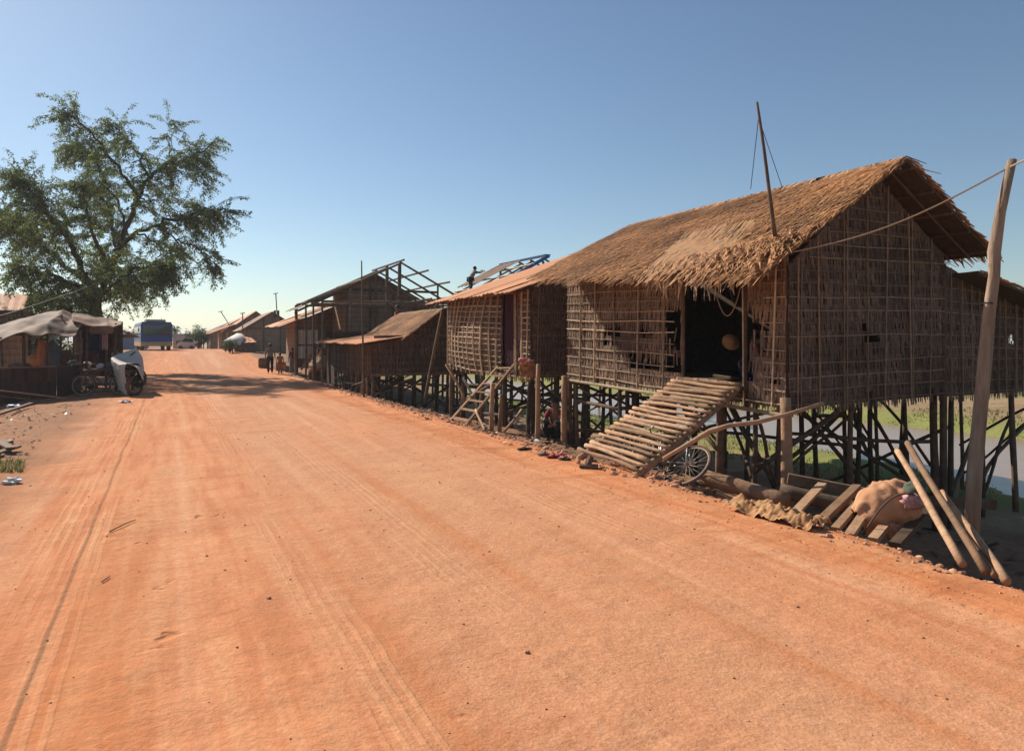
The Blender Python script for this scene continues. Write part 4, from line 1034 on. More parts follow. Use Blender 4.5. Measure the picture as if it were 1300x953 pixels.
# ------------------------------------------------------------------ left side: stall
st = thing('market_stall', 'roadside stall under a sagging grey tarp canopy on poles, with a woven back wall', 'market stall', P(60, 500, 22.5))
K = lambda x, y, Y: P(x/4.765, 360+y/4.765, Y)
canopy = [
 [K(-150, 400, 20.5), K(0, 325, 20.8), K(130, 300, 21.), K(200, 300, 21.2), K(290, 275, 21.5), K(360, 292, 22.), K(450, 305, 22.3)],
 [K(-120, 330, 21.6), K(20, 280, 21.9), K(130, 250, 22.2), K(210, 245, 22.3), K(290, 225, 22.5), K(400, 255, 22.8), K(490, 240, 23.)],
 [K(-60, 270, 22.8), K(60, 245, 23.1), K(160, 205, 23.3), K(240, 200, 23.4), K(350, 172, 23.3), K(430, 205, 23.8), K(515, 215, 24.)],
 [K(0, 250, 24.2), K(90, 225, 24.4), K(190, 190, 24.6), K(270, 165, 24.8), K(380, 156, 24.9), K(450, 190, 25.1), K(530, 205, 25.3)]]
def rumple(rows, a):
    return [[p+V((0, 0, -a*.9*math.sin(math.pi*((p.x*.8) % 1))**2+a*1.6*noise.noise(p*1.7)+a*.7*noise.noise(p*5))) for p in r] for r in rows]
b = MB(); b.grid(rumple(refine(canopy, 5), .08), .5); c = b.build('canopy', M['tarp'], st, True); s_ = c.modifiers.new('sub', 'SUBSURF'); s_.levels = 1; s_.render_levels = 2; s_ = c.modifiers.new('sol', 'SOLIDIFY'); s_.thickness = .03
can2 = [[K(440, 215, 23.), K(520, 240, 23.1), K(600, 260, 23.2), K(680, 262, 23.3), K(738, 240, 23.4)],
        [K(430, 190, 23.8), K(520, 205, 24.), K(600, 215, 24.2), K(670, 222, 24.4), K(725, 222, 24.6)],
        [K(440, 172, 25.), K(510, 178, 25.2), K(590, 192, 25.4), K(660, 208, 25.6), K(705, 215, 25.8)]]
st2 = thing('market_stall', 'smaller stall with brown canopy and hanging goods behind the covered motorcycle', 'market stall', K(620, 620, 24.5))
b = MB(); b.grid(rumple(refine(can2, 4), .06), .5); c = b.build('canopy', M['tarp2'], st2, True); s_ = c.modifiers.new('sub', 'SUBSURF'); s_.levels = 1; s_.render_levels = 2; s_ = c.modifiers.new('sol', 'SOLIDIFY'); s_.thickness = .04
b = MB(); b.grid([[K(x, y, 23.2) for x in (535, 590, 640, 690)] for y in (255, 280, 305)], .5)
b.v = [(q[0], q[1]+.12*math.sin(q[0]*7), q[2]) for q in b.v]; c = b.build('canopy_flap', M['tarp'], st2, True); s_ = c.modifiers.new('sub', 'SUBSURF'); s_.levels = 2; s_ = c.modifiers.new('sol', 'SOLIDIFY'); s_.thickness = .02
for (x, y0, y1, Y, t) in ((372, 188, 560, 23.3, st), (140, 300, 560, 21.5, st), (285, 280, 600, 21.9, st), (485, 280, 600, 23, st), (5, 325, 600, 21, st), (520, 250, 640, 23.4, st2), (700, 240, 640, 23.6, st2), (640, 215, 560, 25, st2)):
    bt = K(x, 0, Y); b = MB(); b.pole(V((bt.x, bt.y, gz(bt.x, bt.y)-.1)), K(x, y0, Y), .04, .035, 7); b.build('post', M['darkwood'], t, True)
b = MB(); b.grid([[P(u, v, 24+.2*math.sin(u)) for u in (-60, -30, -10, 8, 28)] for v in (426, 445, 468)], .5); b.build('back_wall', M['panel'], st)
b = MB(); b.grid([[K(x, y, 23.8) for x in (130, 145, 160, 180)] for y in (310, 400, 480)], .5); b.v = [(q[0], q[1]+.1*math.sin(q[0]*11), q[2]) for q in b.v]; b.build('side_curtain', M['tarp'], st, True)
b = MB(); b.grid([[K(x, y, 26+.15*math.sin(x*.05)) for x in range(440, 760, 16)] for y in (230, 300, 380, 450, 560)], lambda: R.random()); b.build('dark_backdrop', M['counter'], st2)  # dark sheet added so the stall's depth reads dark, with no sky behind
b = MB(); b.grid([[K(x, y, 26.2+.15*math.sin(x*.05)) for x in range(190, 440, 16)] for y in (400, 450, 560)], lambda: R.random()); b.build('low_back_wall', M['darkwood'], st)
# rusty counter in front
ct = thing('counter', 'long dark rusted metal counter in front of the tarp stall', 'counter', P(30, 500, 21))
c0, c1 = P(-40, 500, 19.4), P(72, 497, 21.2)
b = MB(); n = 26
b.grid([[V((lerp(c0.x, c1.x, i/n), lerp(c0.y, c1.y, i/n)+.015*math.sin(i*3.1), z)) for i in range(n+1)] for z in (-.35, .1, .5, .92)], lambda: R.random())
c2 = c1+V((-.3, 1.6, 0)); b.grid([[V((p.x, p.y, z)) for p in (c1, c2)] for z in (-.35, .1, .5, .92)], .4); b.build('front_panel', M['counter'], ct)
b = MB(); b.beam(V((c0.x, c0.y-.03, .94)), V((c1.x, c1.y-.03, .95)), .07, .05); b.build('top_rail', M['wood'], ct)
b = MB(); b.face([V((c0.x, c0.y, .9)), V((c1.x, c1.y, .9)), V((c2.x, c2.y, .9)), V((c0.x-.3, c0.y+1.6, .9))], .4); b.build('counter_top', M['darkwood'], ct)
# things on and behind the counter
def goods(name, label, cat, c, rx, ry, rz, mat, amp=.25, seed=0, p=1., group=None):
    b = MB(); b.blob(c, rx, ry, rz, amp, 2.5, seed=seed, p=p); return tag(b.build(name, M[mat], smooth=True, at=V(c)-V((0, 0, rz))), label, cat, group)
goods('cloth_heap', 'pale rag heap lying on the left part of the rusty counter', 'cloth', P(20, 464.5, 20.6), .2, .15, .08, 'tarp', .5, 3)
goods('orange_bag', 'orange bag hanging by the post behind the rusty counter', 'bag', P(53, 447, 22.3), .13, .12, .42, 'orange', .3, 4)
goods('sack', 'dark grey full sack standing behind the rusty counter under the canopy', 'sack', P(66, 452, 23.), .25, .22, .5, 'greycloth', .3, 5)
goods('sack', 'brown full sack behind the counter near the stall wall', 'sack', P(47, 456, 23.), .3, .22, .22, 'burlap', .3, 6)
# second stall contents
def hang(name, label, cat, x0, x1, y0, y1, Y, mat, k=3.):
    b = MB(); b.grid([[K(lerp(x0, x1, i/8), lerp(y0, y1, j/5), Y)+V((0, .07*math.sin(i*k), 0)) for i in range(9)] for j in range(6)], .5)
    o = b.build(name, M[mat], smooth=True, at=K(x0, y0, Y)); s_ = o.modifiers.new('sol', 'SOLIDIFY'); s_.thickness = .02; return tag(o, label, cat)
hang('hanging_cloth', 'dark blue cloth hanging under the brown canopy', 'cloth', 540, 612, 300, 420, 24.2, 'bluecloth')
hang('hanging_cloth', 'pinkish patterned cloth hanging right of the blue cloth', 'cloth', 616, 650, 305, 400, 24.0, 'pinkprint', 2.)
hang('hanging_cloth', 'brown faded cloth hanging left of the blue cloth', 'cloth', 452, 500, 330, 430, 24.6, 'shirt')
tb = thing('stall_table', 'dark wooden table with shelf under the brown canopy', 'table', K(600, 620, 24))
tz = gz(*K(600, 620, 24).xy)
for y, nm in ((.75, 'table_top'), (.25, 'shelf')):
    b = MB(); c = K(590, 560, 23.6); b.box(V((c.x, c.y, tz+y)), 2.2, .9, .06, .1); b.build(nm, M['darkwood'], tb)
for dx in (-1., 1.):
    for dy in (-.38, .38):
        b = MB(); c = K(590, 560, 23.6); b.beam(V((c.x+dx, c.y+dy, tz-.05)), V((c.x+dx, c.y+dy, tz+.75)), .07, .07, up=V((1, 0, 0))); b.build('leg', M['darkwood'], tb)
for i, (dx, mt, lb, r_) in enumerate(((-.8, 'greycloth', 'grey round basin at the left end of the stall table', .16), (-.35, 'burlap', 'ochre bag beside the grey basin on the stall table', .13), (.1, 'paper', 'white plastic bag in the middle of the stall table', .1), (.5, 'cap', 'green bag right of the white bag on the stall table', .15), (.85, 'rustdark', 'brown tin at the right end of the stall table', .12))):
    c = K(590, 560, 23.5); goods('basin' if i == 0 else 'bag' if i < 4 else 'tin', lb, 'basin' if i == 0 else 'bag' if i < 4 else 'tin', V((c.x+dx, c.y, tz+.78+r_*.9)), r_, r_, r_*.9, mt, .3, i+3, .8)
goods('water_jar', 'dark squat jar on the ground under the stall table', 'jar', V((K(560, 600, 23.6).x, 23.6, tz+.14)), .16, .16, .12, 'counter', .02)
# parked dark motorbike further back
mb = thing('motorcycle', 'dark motorcycle parked beyond the stall near the bus', 'motorcycle', P(150, 452, 33))
mz = gz(*P(150, 452, 33).xy); m0 = V((P(150, 452, 33).x, 33, mz))
wheel(mb, m0+V((0, -.6, .3)), .27, (1, .15, 0), .05, 12); wheel(mb, m0+V((-.1, .6, .3)), .27, (1, .15, 0), .05, 12)
b = MB(); b.blob(m0+V((0, 0, .45)), .16, .4, .22, .2); b.blob(m0+V((0, -.1, .8)), .13, .5, .09, .1); b.tube([m0+V((-.3, .35, 1.05)), m0+V((0, .4, 1.0)), m0+V((.3, .35, 1.05))], .02, 6); b.tube([m0+V((-.05, .35, 1.0)), m0+V((-.1, .6, .3))], .03, 6); b.build('body', M['black'], mb, True)
# umbrella stall further back (pale dome left of bus)
us = thing('parasol', 'faded round parasol on a pole beyond the stall near the bus', 'parasol', P(152, 450, 36))
pz = gz(*P(152, 450, 36).xy); pc_ = P(152, 422, 36)
b = MB(); b.lathe((pc_.x, pc_.y, pc_.z), [(1.0, -.28), (.75, -.1), (.4, .04), (.02, .1)], 10, .5); b.build('canopy', M['tarp2'], us)
b = MB(); b.tube([(pc_.x, pc_.y, pz), (pc_.x, pc_.y, pc_.z+.1)], .03, 6); b.build('pole', M['darkwood'], us)
# left building with orange roof
lb = thing('gable_house', 'house with sunlit orange roof behind the tree at the left edge', 'house', P(0, 460, 34), group='houses along the road')
b = MB(); q0, q1 = P(-90, 396, 33), P(38, 396, 36)
b.grid([[V((p.x, p.y, z)) for p in (q0, q1, q1+V((-3, 5, 0)))] for z in (-.3, 3.3)], .5); b.build('wall', M['panel'], lb)
sheet_roof(lb, P(-90, 396, 32.6), P(30, 393, 35.6), P(-90, 370, 35.2), P(37, 374, 38.2), 5, mat='rust', per=.4)
# left planks and rubbish
plank('long weathered board lying across the hollow at the left edge, upper one', P(-20, 493, 18.6), P(82, 505, 20.2), .14, .04, 'pale', group='boards at the left edge')
plank('dark board lying just under the long weathered board', P(-20, 500, 18.2), P(48, 508, 19.4), .12, .04, 'darkwood', group='boards at the left edge')
plank('broken rough board pointing to the road below the hollow', P(-15, 530, 16.4), P(40, 512, 18.4), .1, .05, 'wood', group='boards at the left edge')
for i, (a_, b_, lb_) in enumerate((((-12, 571), (12, 563), 'upper splintered plank piece among dry leaves at the left edge'), ((-10, 582), (22, 572), 'lower splintered plank piece among dry leaves at the left edge'), ((-14, 560), (14, 577), 'plank piece lying crosswise on the splintered pieces at left edge'))):
    plank(lb_, GP(*a_)+V((0, 0, .03+.03*i)), GP(*b_)+V((0, 0, .04+.03*i)), .12, .03, 'wood', group='plank scraps at the left edge')
for (u, v, s_, mt, lb_) in ((16, 516, .16, 'bluebit', 'pale blue crumpled plastic bag at the left edge of the hollow'), (160, 511, .14, 'paper', 'flat white scrap lying on the dirt in front of the covered motorcycle'), (14, 614, .09, 'paper', 'white crumpled paper lying in the dust at lower left'), (38, 502, .1, 'paper', 'small white bag lying on the boards at left')):
    p = GP(u, v); b = MB(); b.blob(p+V((0, 0, .03)), s_, s_*.8, .035, 1.2, 3.5, 14, 8, seed=u); tag(b.build('plastic_scrap', M[mt], at=p), lb_, 'litter')
b = MB(); p0, p1 = GP(139, 676), GP(172, 661); b.pole(p0+V((0, 0, .01)), p1+V((0, 0, .012)), .006, .004, 5, .02); tag(b.build('twig', M['darkwood'], at=p0), 'longer thin twig lying on the left part of the road', 'twig')
b = MB(); p0, p1 = GP(129, 740), GP(139, 733); b.pole(p0+V((0, 0, .01)), p1+V((0, 0, .012)), .005, .004, 5, .02); tag(b.build('twig', M['wood'], at=p0), 'short twig on the road at lower left', 'twig')

# litter on the right edge
for (u, v, lb_, mt, s_) in ((665, 571, 'single dark sandal farthest left on the road edge', 'black', .12), (690, 578, 'grey sandal next to the red shoe on the road edge', 'greycloth', .1), (702, 581, 'red shoe lying on the road edge left of the ramp', 'red', .11), (717, 584, 'dark flat sandal between the red shoe and the ramp', 'black', .11), (712, 578, 'pink sandal behind the red shoe', 'pink', .1)):
    t = thing('sandal', lb_, 'sandal', GP(u, v), group='footwear on the road edge'); p = GP(u, v); th = R.uniform(-.6, .6); rr = Matrix.Rotation(th, 3, 'Z')
    b = MB(); b.blob(p+V((0, 0, .02)), s_, s_*.4, .018, .1, rot=rr, p=.8); b.build('sole', M[mt], t, True)
    b = MB(); b.tube([p+rr @ V((-.02, -.045, .025)), p+rr @ V((.03, 0, .06)), p+rr @ V((-.02, .045, .025))], .01, 6); b.build('strap', M[mt], t, True)
wsx = thing('wood_scrap', 'splintered block of wood on the road edge beside the foot of the ramp', 'wood scrap', GP(748, 594)); p = GP(748, 594)
b = MB(); b.beam(p+V((-.13, .02, .03)), p+V((.12, -.02, .03)), .14, .04); b.beam(p+V((-.02, 0, .05)), p+V((.03, .03, .16)), .06, .07); b.pole(p+V((-.05, .03, .08)), p+V((.1, 0, .1)), .02); b.build('block', M['darkwood'], wsx)

# litter stuff
b = MB()
def scat(n, a0, a1, d0, d1, s0, s1):
    for i in range(n):
        a, d = R.uniform(a0, a1), R.uniform(d0, d1); p = AD(a, d); z = gz(p.x, p.y); s = R.uniform(s0, s1); th = R.uniform(0, 6.3); t1, t2 = R.uniform(-.5, .5), R.uniform(-.5, .5)
        u_ = V((math.cos(th), math.sin(th), t1)).normalized()*s; w_ = V((-math.sin(th), math.cos(th), t2)).normalized()*s*R.uniform(.15, .8); c = V((p.x, p.y, z+.01+abs(t1)*s))
        b.face([c-u_-w_, c+u_-w_*.7, c+u_*.8+w_, c-u_*.9+w_*.8], R.random(), R.choices((0, 1, 2, 3, 4), (6, 5, 1.0, 1, .35))[0])
scat(1500, 5, 30, 5.9, 11.5, .02, .11); scat(300, 10, 30, 5.5, 6.2, .015, .06); scat(900, 3, 22, -6, -1.9, .01, .055); scat(420, 16, 23, -7, -3.4, .02, .09); scat(200, 28, 45, 5.2, 7, .03, .12); scat(70, 8, 30, 5.0, 5.6, .01, .04)
tag(b.build('litter', [M['leafdark'], M['wood'], M['paper'], M['thatch'], M['bluebit']]), 'scattered leaves, wood chips and plastic under the houses and along the verges', 'litter', kind='stuff')
b = MB()
for i in range(3600):
    a = R.uniform(2.0, 22); d = R.uniform(-4, 5.8) if i % 2 else R.gauss(5.1, .5); p = AD(a, d); z = gz(p.x, p.y); s = min(.016, R.lognormvariate(-5.3, .45))
    if d > 7: continue
    b.blob((p.x, p.y, z+s*.3), s, s*R.uniform(.6, 1), s*.6, .4, 2, 5, 4, tint=R.random(), seed=i)
for i in range(2600):
    a = R.uniform(3.0, 30); d = R.gauss(5.75, .4) if i % 7 else R.gauss(-3.8, .8); p = AD(a, d); s = min(.06, R.lognormvariate(-4.1, .55))
    if -2.4 < d < 5.1: continue
    b.blob((p.x, p.y, gz(p.x, p.y)+s*.25), s, s*R.uniform(.6, 1), s*.6, .6, 2, 6, 4, tint=R.random(), seed=i)
tag(b.build('gravel', M['stone']), 'small loose red stones scattered over the dirt road', 'gravel', kind='stuff')

# grass on the banks of the river
b = MB()
for i in range(16000):
    band = R.random()
    d = R.uniform(13.2, 17.8) if band < .55 else R.uniform(25.6, 31); a = R.uniform(2, 34); p = AD(a, d)
    if noise.noise(V((p.x*.35, p.y*.35, 0))) < -.18: continue
    z = gz(p.x, p.y); h = R.uniform(.05, .16); th = R.uniform(0, 6.3); w = .012 + .01*(band >= .55)
    e = V((math.cos(th), math.sin(th), 0)); t_ = V((R.uniform(-.5, .5)*h, R.uniform(-.5, .5)*h, h)); b.face([V((p.x, p.y, z))-e*w, V((p.x, p.y, z))+e*w, V((p.x, p.y, z))+t_], R.random(), 0 if R.random() < .75 else 1)
for i in range(700):
    p = AD(R.uniform(5.5, 9), R.uniform(-3.9, -2.9)); q = GP(R.uniform(-20, 30), R.uniform(585, 600)) if i < 400 else p; z = gz(q.x, q.y); h = R.uniform(.03, .1); th = R.uniform(0, 6.3); e = V((math.cos(th), math.sin(th), 0))*.008
    b.face([V((q.x, q.y, z))-e, V((q.x, q.y, z))+e, V((q.x+R.uniform(-h, h), q.y+R.uniform(-h, h), z+h))], R.random(), 1 if R.random() < .5 else 0)
tag(b.build('grass', [M['grassmat'], M['drygrass']]), 'short green and dry grass on the river banks', 'grass', kind='stuff')

# ------------------------------------------------------------------ trees and plants
def leaves_on(b, pts, n, ln, spread, droop, size):
    for _ in range(n):
        t = R.random(); i = t*(len(pts)-1); k = min(int(i), len(pts)-2); p = pts[k].lerp(pts[k+1], i-k)
        d = V((R.gauss(0, 1), R.gauss(0, 1), R.gauss(0, .6)-droop)).normalized(); c = p+d*R.uniform(0, spread)
        l = size*R.uniform(.6, 1.5); ax = (d+V((R.gauss(0, .5), R.gauss(0, .5), R.gauss(-.2, .4)))).normalized(); s = ax.cross(V((R.gauss(0, 1), R.gauss(0, 1), R.gauss(0, 1)))).normalized()*l*.16
        b.face([c-s*.4, c+ax*l*.5-s, c+ax*l, c+ax*l*.5+s], R.random())
tree = thing('tree', 'large feathery green tree spreading over the stalls on the left of the road', 'tree', on(P(120, 470, 35.).x, 35.))
YT = 35.
TQ = lambda u, v, dy=0.: P(u*.98+2, 474-(474-v)*.925, YT+dy)
limbs = [  # (points (u,v,dy)), r0, r1, leaf start fraction, twig density, spread
 ([(118, 474, 0), (120, 430, 0), (122, 395, 0), (120, 360, .2)], .5, .36, 1., 0),
 ([(122, 385, 0), (140, 330, .3), (160, 280, .5), (178, 235, .8), (192, 205, 1), (215, 185, 1.2), (250, 178, 1.5), (272, 158, 1.8)], .24, .04, .35, 1.25),
 ([(150, 305, .5), (172, 283, -.2), (200, 268, -.8), (232, 262, -1.2), (262, 256, -1.5), (290, 250, -1.6)], .16, .04, .35, 1.5),
 ([(178, 235, .8), (160, 205, .2), (140, 178, -.3), (122, 150, -.5), (98, 125, -.7), (80, 116, -.8)], .14, .03, .2, 1.2),
 ([(192, 205, 1), (178, 175, 1.5), (160, 150, 2), (140, 130, 2.2)], .1, .03, .2, 1.1),
 ([(120, 360, .2), (100, 320, -1), (78, 280, -2), (55, 245, -2.5), (35, 215, -3), (18, 205, -3)], .24, .04, .35, 1.7),
 ([(112, 350, 0), (80, 325, 1), (45, 290, 2), (10, 260, 3), (-30, 235, 3.5)], .2, .05, .3, 2.0),
 ([(78, 280, -2), (40, 268, -1), (5, 262, 0), (-30, 270, 1)], .1, .03, .1, 1.5),
 ([(122, 370, 0), (90, 350, -2), (55, 335, -3.5), (20, 325, -4.5)], .16, .04, .25, 1.8),
 ([(122, 370, 0), (140, 340, 3), (150, 300, 5), (140, 250, 6), (120, 215, 6)], .2, .05, .3, 1.5),
 ([(122, 378, 0), (150, 346, -2), (176, 330, -3), (200, 326, -3.5), (216, 332, -3.6)], .14, .03, .2, 1.7),
 ([(125, 380, 0), (145, 360, 2), (162, 355, 3), (172, 360, 4)], .1, .03, .2, 1.7),
 ([(140, 330, .3), (120, 290, -2), (110, 250, -3), (105, 215, -3.5)], .16, .04, .2, 1.5),
 ([(160, 280, .5), (150, 240, 3), (130, 200, 4), (110, 170, 4), (90, 165, 4)], .1, .03, .3, 1.2),
 ([(200, 268, -.8), (225, 290, -1.5), (250, 300, -2), (272, 318, -2), (278, 330, -2)], .07, .02, .1, .7),
 ([(172, 283, -.2), (195, 290, 1), (215, 300, 1.5), (240, 305, 2)], .08, .02, .2, 1.),
 ([(120, 380, 0), (85, 365, 2), (50, 365, 3), (20, 370, 3.5)], .13, .03, .3, 1.4),
 ([(250, 178, 1.5), (258, 195, 1), (262, 210, .5)], .04, .02, 0, .8),
 ([(215, 185, 1.2), (222, 160, 1), (220, 125, .8)], .04, .015, .2, .6),
 ([(178, 235, .8), (190, 240, 2), (210, 232, 2.5), (228, 222, 3)], .06, .02, .2, .8),
 ([(55, 245, -2.5), (45, 225, -2.5), (28, 190, -2.5)], .05, .015, .2, .7),
 ([(-30, 235, 3.5), (-60, 260, 3), (-90, 300, 2)], .1, .03, 0, 1.5),
 ([(121, 375, 0), (105, 372, -1.5), (85, 385, -2.5), (66, 396, -3)], .08, .02, .1, 2.0),
 ([(120, 400, 0), (121, 350, -.6), (135, 320, -.6)], .1, .05, .0, 2.2)]
tk = MB(); crown = MB(); tw = MB()
for li, (pp, r0, r1, ls, dens) in enumerate(limbs):
    base = [TQ(*q) for q in pp]; pts = []
    for i in range(len(base)-1):
        for k in range(4): pts.append(base[i].lerp(base[i+1], k/4)+V((R.gauss(0, .07), R.gauss(0, .1), R.gauss(0, .07)))*(0 if li == 0 else 1))
    pts.append(base[-1])
    tk.tube(pts, [r0*(1 if li == 0 else .72), r1*.7], 8, rough=.05)
    Ln = sum((pts[i+1]-pts[i]).length for i in range(len(pts)-1))
    for _ in range(int(Ln*dens*10)):
        f = ls+(1-ls)*R.random()**.8; i = f*(len(pts)-1); k = min(int(i), len(pts)-2); p = pts[k].lerp(pts[k+1], i-k)
        tang = (pts[k+1]-pts[k]).normalized()
        d = (tang*R.uniform(.2, 1.1)+V((R.gauss(0, .7), R.gauss(0, .8), R.gauss(.15, .6)))).normalized(); tl = R.uniform(.7, 2.4)*(1. if f < .85 else .6); q = [p]; dd = d.copy()
        for s in range(5):
            dd = (dd+V((0, 0, -.24))+V((R.gauss(0, .12), R.gauss(0, .12), R.gauss(0, .1)))).normalized(); q.append(q[-1]+dd*tl/5)
        tw.tube(q, [.014, .006], 4, caps=False)
        leaves_on(crown, q[1:], int(tl*58), tl, .11, .75, .125)
tk.build('trunk', M['bark'], tree, True); tw.build('twigs', M['bark'], tree); crown.build('crown', M['foliage'], tree)

def bush(name, label, base, rx, ry, h, n, size, mat='shrub', stems=5, group=None, cat='bush'):
    t = thing(name, label, cat, base, group=group); B = V(base); b = MB(); lf = MB()
    for i in range(stems*4):
        th = R.uniform(0, 6.3); rr = R.uniform(0, 1)**.6; tip = B+V((math.cos(th)*rx*rr, math.sin(th)*ry*rr, h*R.uniform(.45, 1.)*(1.1-.4*rr))); mid = B.lerp(tip, .5)+V((0, 0, .1*h))
        b.tube([B, mid, tip], [h*.018, h*.006], 5)
        leaves_on(lf, [mid, tip], n//(stems*4), 1, rx*.28, .1, size)
    b.build('stem', M['bark'], t); lf.build('foliage', M[mat], t); return t
p = P(252, 446, 80.); bush('bush', 'round green roadside tree in front of the farthest houses', (p.x, p.y, gz(p.x, p.y)), 1.7, 1.7, 3.0, 3600, .2)
p = P(292, 452, 56.); bush('bush', 'leafy potted shrub below the white awning', (p.x, p.y, gz(p.x, p.y)), .7, .6, 1.5, 900, .13)
for i, (u, v, Y, rx, h, lb_) in enumerate(((60, 446, 31, 1.6, 2.1, 'yellow-green shrub seen through the stall beneath the canopy peak'), (95, 446, 32, 1.4, 2.0, 'green shrub behind the stall right of the canopy peak'), (36, 405, 33, 1.2, 3.6, 'dark green shrub against the orange-roofed house'))):
    p = P(u, v, Y); bush('bush', lb_, (p.x, p.y, gz(p.x, p.y)), rx, rx, h, 1600, .16)
# far tree line
b_i = 0
far_trees = []
for i in range(26):
    a = R.uniform(150, 420); d = R.uniform(-160, 150)
    if i < 9: a, d = R.uniform(170, 260), R.uniform(-40, 40)
    p = AD(a, d); 
    if p.y < 90: continue
    t = thing('tree', 'far green tree in the row along the horizon, small and hazy', 'tree', (p.x, p.y, gz(p.x, p.y, False)), group='trees on the horizon')
    B = V(t.location); hh = R.uniform(4, 7.5); b = MB(); b.tube([B, B+V((0, 0, hh*.6))], [.25, .12], 6); b.build('trunk', M['bark'], t)
    lf = MB()
    for k in range(9):
        c = B+V((R.gauss(0, hh*.25), R.gauss(0, hh*.25), hh*R.uniform(.45, .9))); leaves_on(lf, [c, c+V((.5, 0, .4))], 60, 1, hh*.2, 0, .9)
    lf.build('crown', M['shrub'], t)
# far blue shed, grey building
bs = thing('shed', 'low blue shed beyond the road crest left of the bus', 'shed', P(165, 440, 95))
b = MB(); c = P(163, 437, 95); b.box(V((c.x, c.y, 1.1)), 4.0, 3, 2.4, 0.2); b.build('wall', M['blueshed'], bs); b = MB(); b.box(V((c.x, c.y, 2.4)), 4.4, 3.4, .12, .2, rx=.05); b.build('roof', M['plaster'], bs)
gb = thing('block_building', 'plain grey box-like building right of the bus at the end of the road', 'building', P(231, 440, 110))
b = MB(); c = P(232, 434, 110); b.box(V((c.x, c.y, 1.2)), 1.9, 3, 3., 0.1); b.build('wall', M['plaster'], gb); b = MB(); b.box(V((c.x, c.y, 2.75)), 2.1, 3.2, .12, .1); b.build('roof_slab', M['plaster'], gb)
b = MB(); c2_ = V((c.x, c.y-1.52, 1.4)); b.box(c2_, .6, .04, .7, .1); b.build('window', M['glass'], gb)

# small roadside stall with white awning on the right
ws = thing('roadside_stall', 'small stall with a bright white awning before the brown gable house', 'stall', P(298, 450, 60))
SQ = lambda x, y, Y: P(200+x/4.765, 320+y/4.765, Y)
b = MB(); b.grid([[SQ(400, 535, 57), SQ(450, 545, 57), SQ(500, 560, 57)], [SQ(440, 512, 58.5), SQ(480, 515, 58.5), SQ(520, 525, 58.5)], [SQ(480, 490, 60), SQ(505, 492, 60), SQ(525, 500, 60)]], .5)
c = b.build('awning', M['white'], ws, True); s_ = c.modifiers.new('sol', 'SOLIDIFY'); s_.thickness = .05
sheet_roof(ws, SQ(470, 550, 58), SQ(600, 545, 58), SQ(500, 505, 60.5), SQ(570, 520, 60.5), 3, mat='rust', per=.5)
for x in (410, 500, 590):
    b = MB(); t_ = SQ(x, 545, 58); b.pole((t_.x, t_.y, gz(t_.x, t_.y)-.1), t_, .06); b.build('post', M['darkwood'], ws)
b = MB(); t_ = SQ(540, 600, 59); b.box((t_.x, t_.y, gz(t_.x, t_.y)+.45), 2.0, 1.2, .9, .4); b.build('counter', M['darkwood'], ws)
fn = thing('rail_fence', 'low dark rail fence along the road in front of the far houses', 'fence', P(270, 447, 66))
for i in range(6):
    q = AD(60+i*2.2, 4.6); b = MB(); b.pole((q.x, q.y, gz(q.x, q.y)-.1), (q.x, q.y, gz(q.x, q.y)+.9), .05); b.build('post', M['darkwood'], fn)
for z in (.45, .85):
    q0, q1 = AD(60, 4.6), AD(71, 4.6); b = MB(); b.pole((q0.x, q0.y, gz(q0.x, q0.y)+z), (q1.x, q1.y, gz(q1.x, q1.y)+z), .04); b.build('rail', M['darkwood'], fn)

# masts among the far houses
for (u, v0, v1, Y, lean, lb_) in ((352, 398, 372, 62, -2, 'upright thin mast rising from the brown gable house roof'), (308, 420, 397, 60, 0, 'short mast standing left of the brown gable house'), (374, 392, 386, 50, 5, 'short tilted aerial on the roof right of the upright mast'), (292, 408, 395, 80, -12, 'slanting mast with fuzzy tip over the stepped roofs')):
    t = thing('aerial', lb_, 'aerial', P(u, v0, Y), group='aerials on far roofs'); b = MB(); b.tube([P(u, v0+6, Y), P(u+lean, v1, Y)], .05, 5); b.build('mast', M['wood'], t)
    b = MB(); b.tube([P(u+lean-3, v1+1, Y), P(u+lean+3, v1, Y)], .035, 4); b.build('crossbar', M['wood'], t)

# pile by the second ladder, jetty plank and shed wall
ladder('ladder', 'small light wooden ladder leaning at the far end of the rusty awning', P(383, 468, 35.5), P(393, 471, 34.5), P(408, 431, 35.5), P(416, 432, 34.5), 6, .03, .05, 'pale', flat=True)
sh = thing('shed', 'dark low shed wall between the light ladder and the rusty awning', 'shed', P(425, 475, 31))
b = MB(); w0, w1, w2 = P(414, 440, 31.5), P(437, 440, 29.5), P(470, 440, 32.5)
b.grid([[V((p.x, p.y, z)) for p in (w0, w1, w2)] for z in (-.2, 1.62)], .4); b.build('wall', M['leafback'], sh); b = MB(); b.face([w0+V((-.3, 0, .12)), w1+V((0, -.3, .12)), w2+V((.3, 0, .2)), w2+V((-1, 3, .3))]); b.face([w0+V((-.3, 0, .09)), w1+V((0, -.3, .09)), w2+V((.3, 0, .17)), w2+V((-1, 3, .27))]); b.build('roof', M['leafdark'], sh)
hp = thing('sack_heap', 'heap of cream straw on an orange cloth beside the light ladder', 'heap', P(405, 474, 33.5)); c = P(407, 463, 33.3)
b = MB(); b.blob(c, .5, .45, .33, .5, 2.2, 26, 16, seed=3, rot=Matrix.Rotation(-.5, 3, 'Y'))
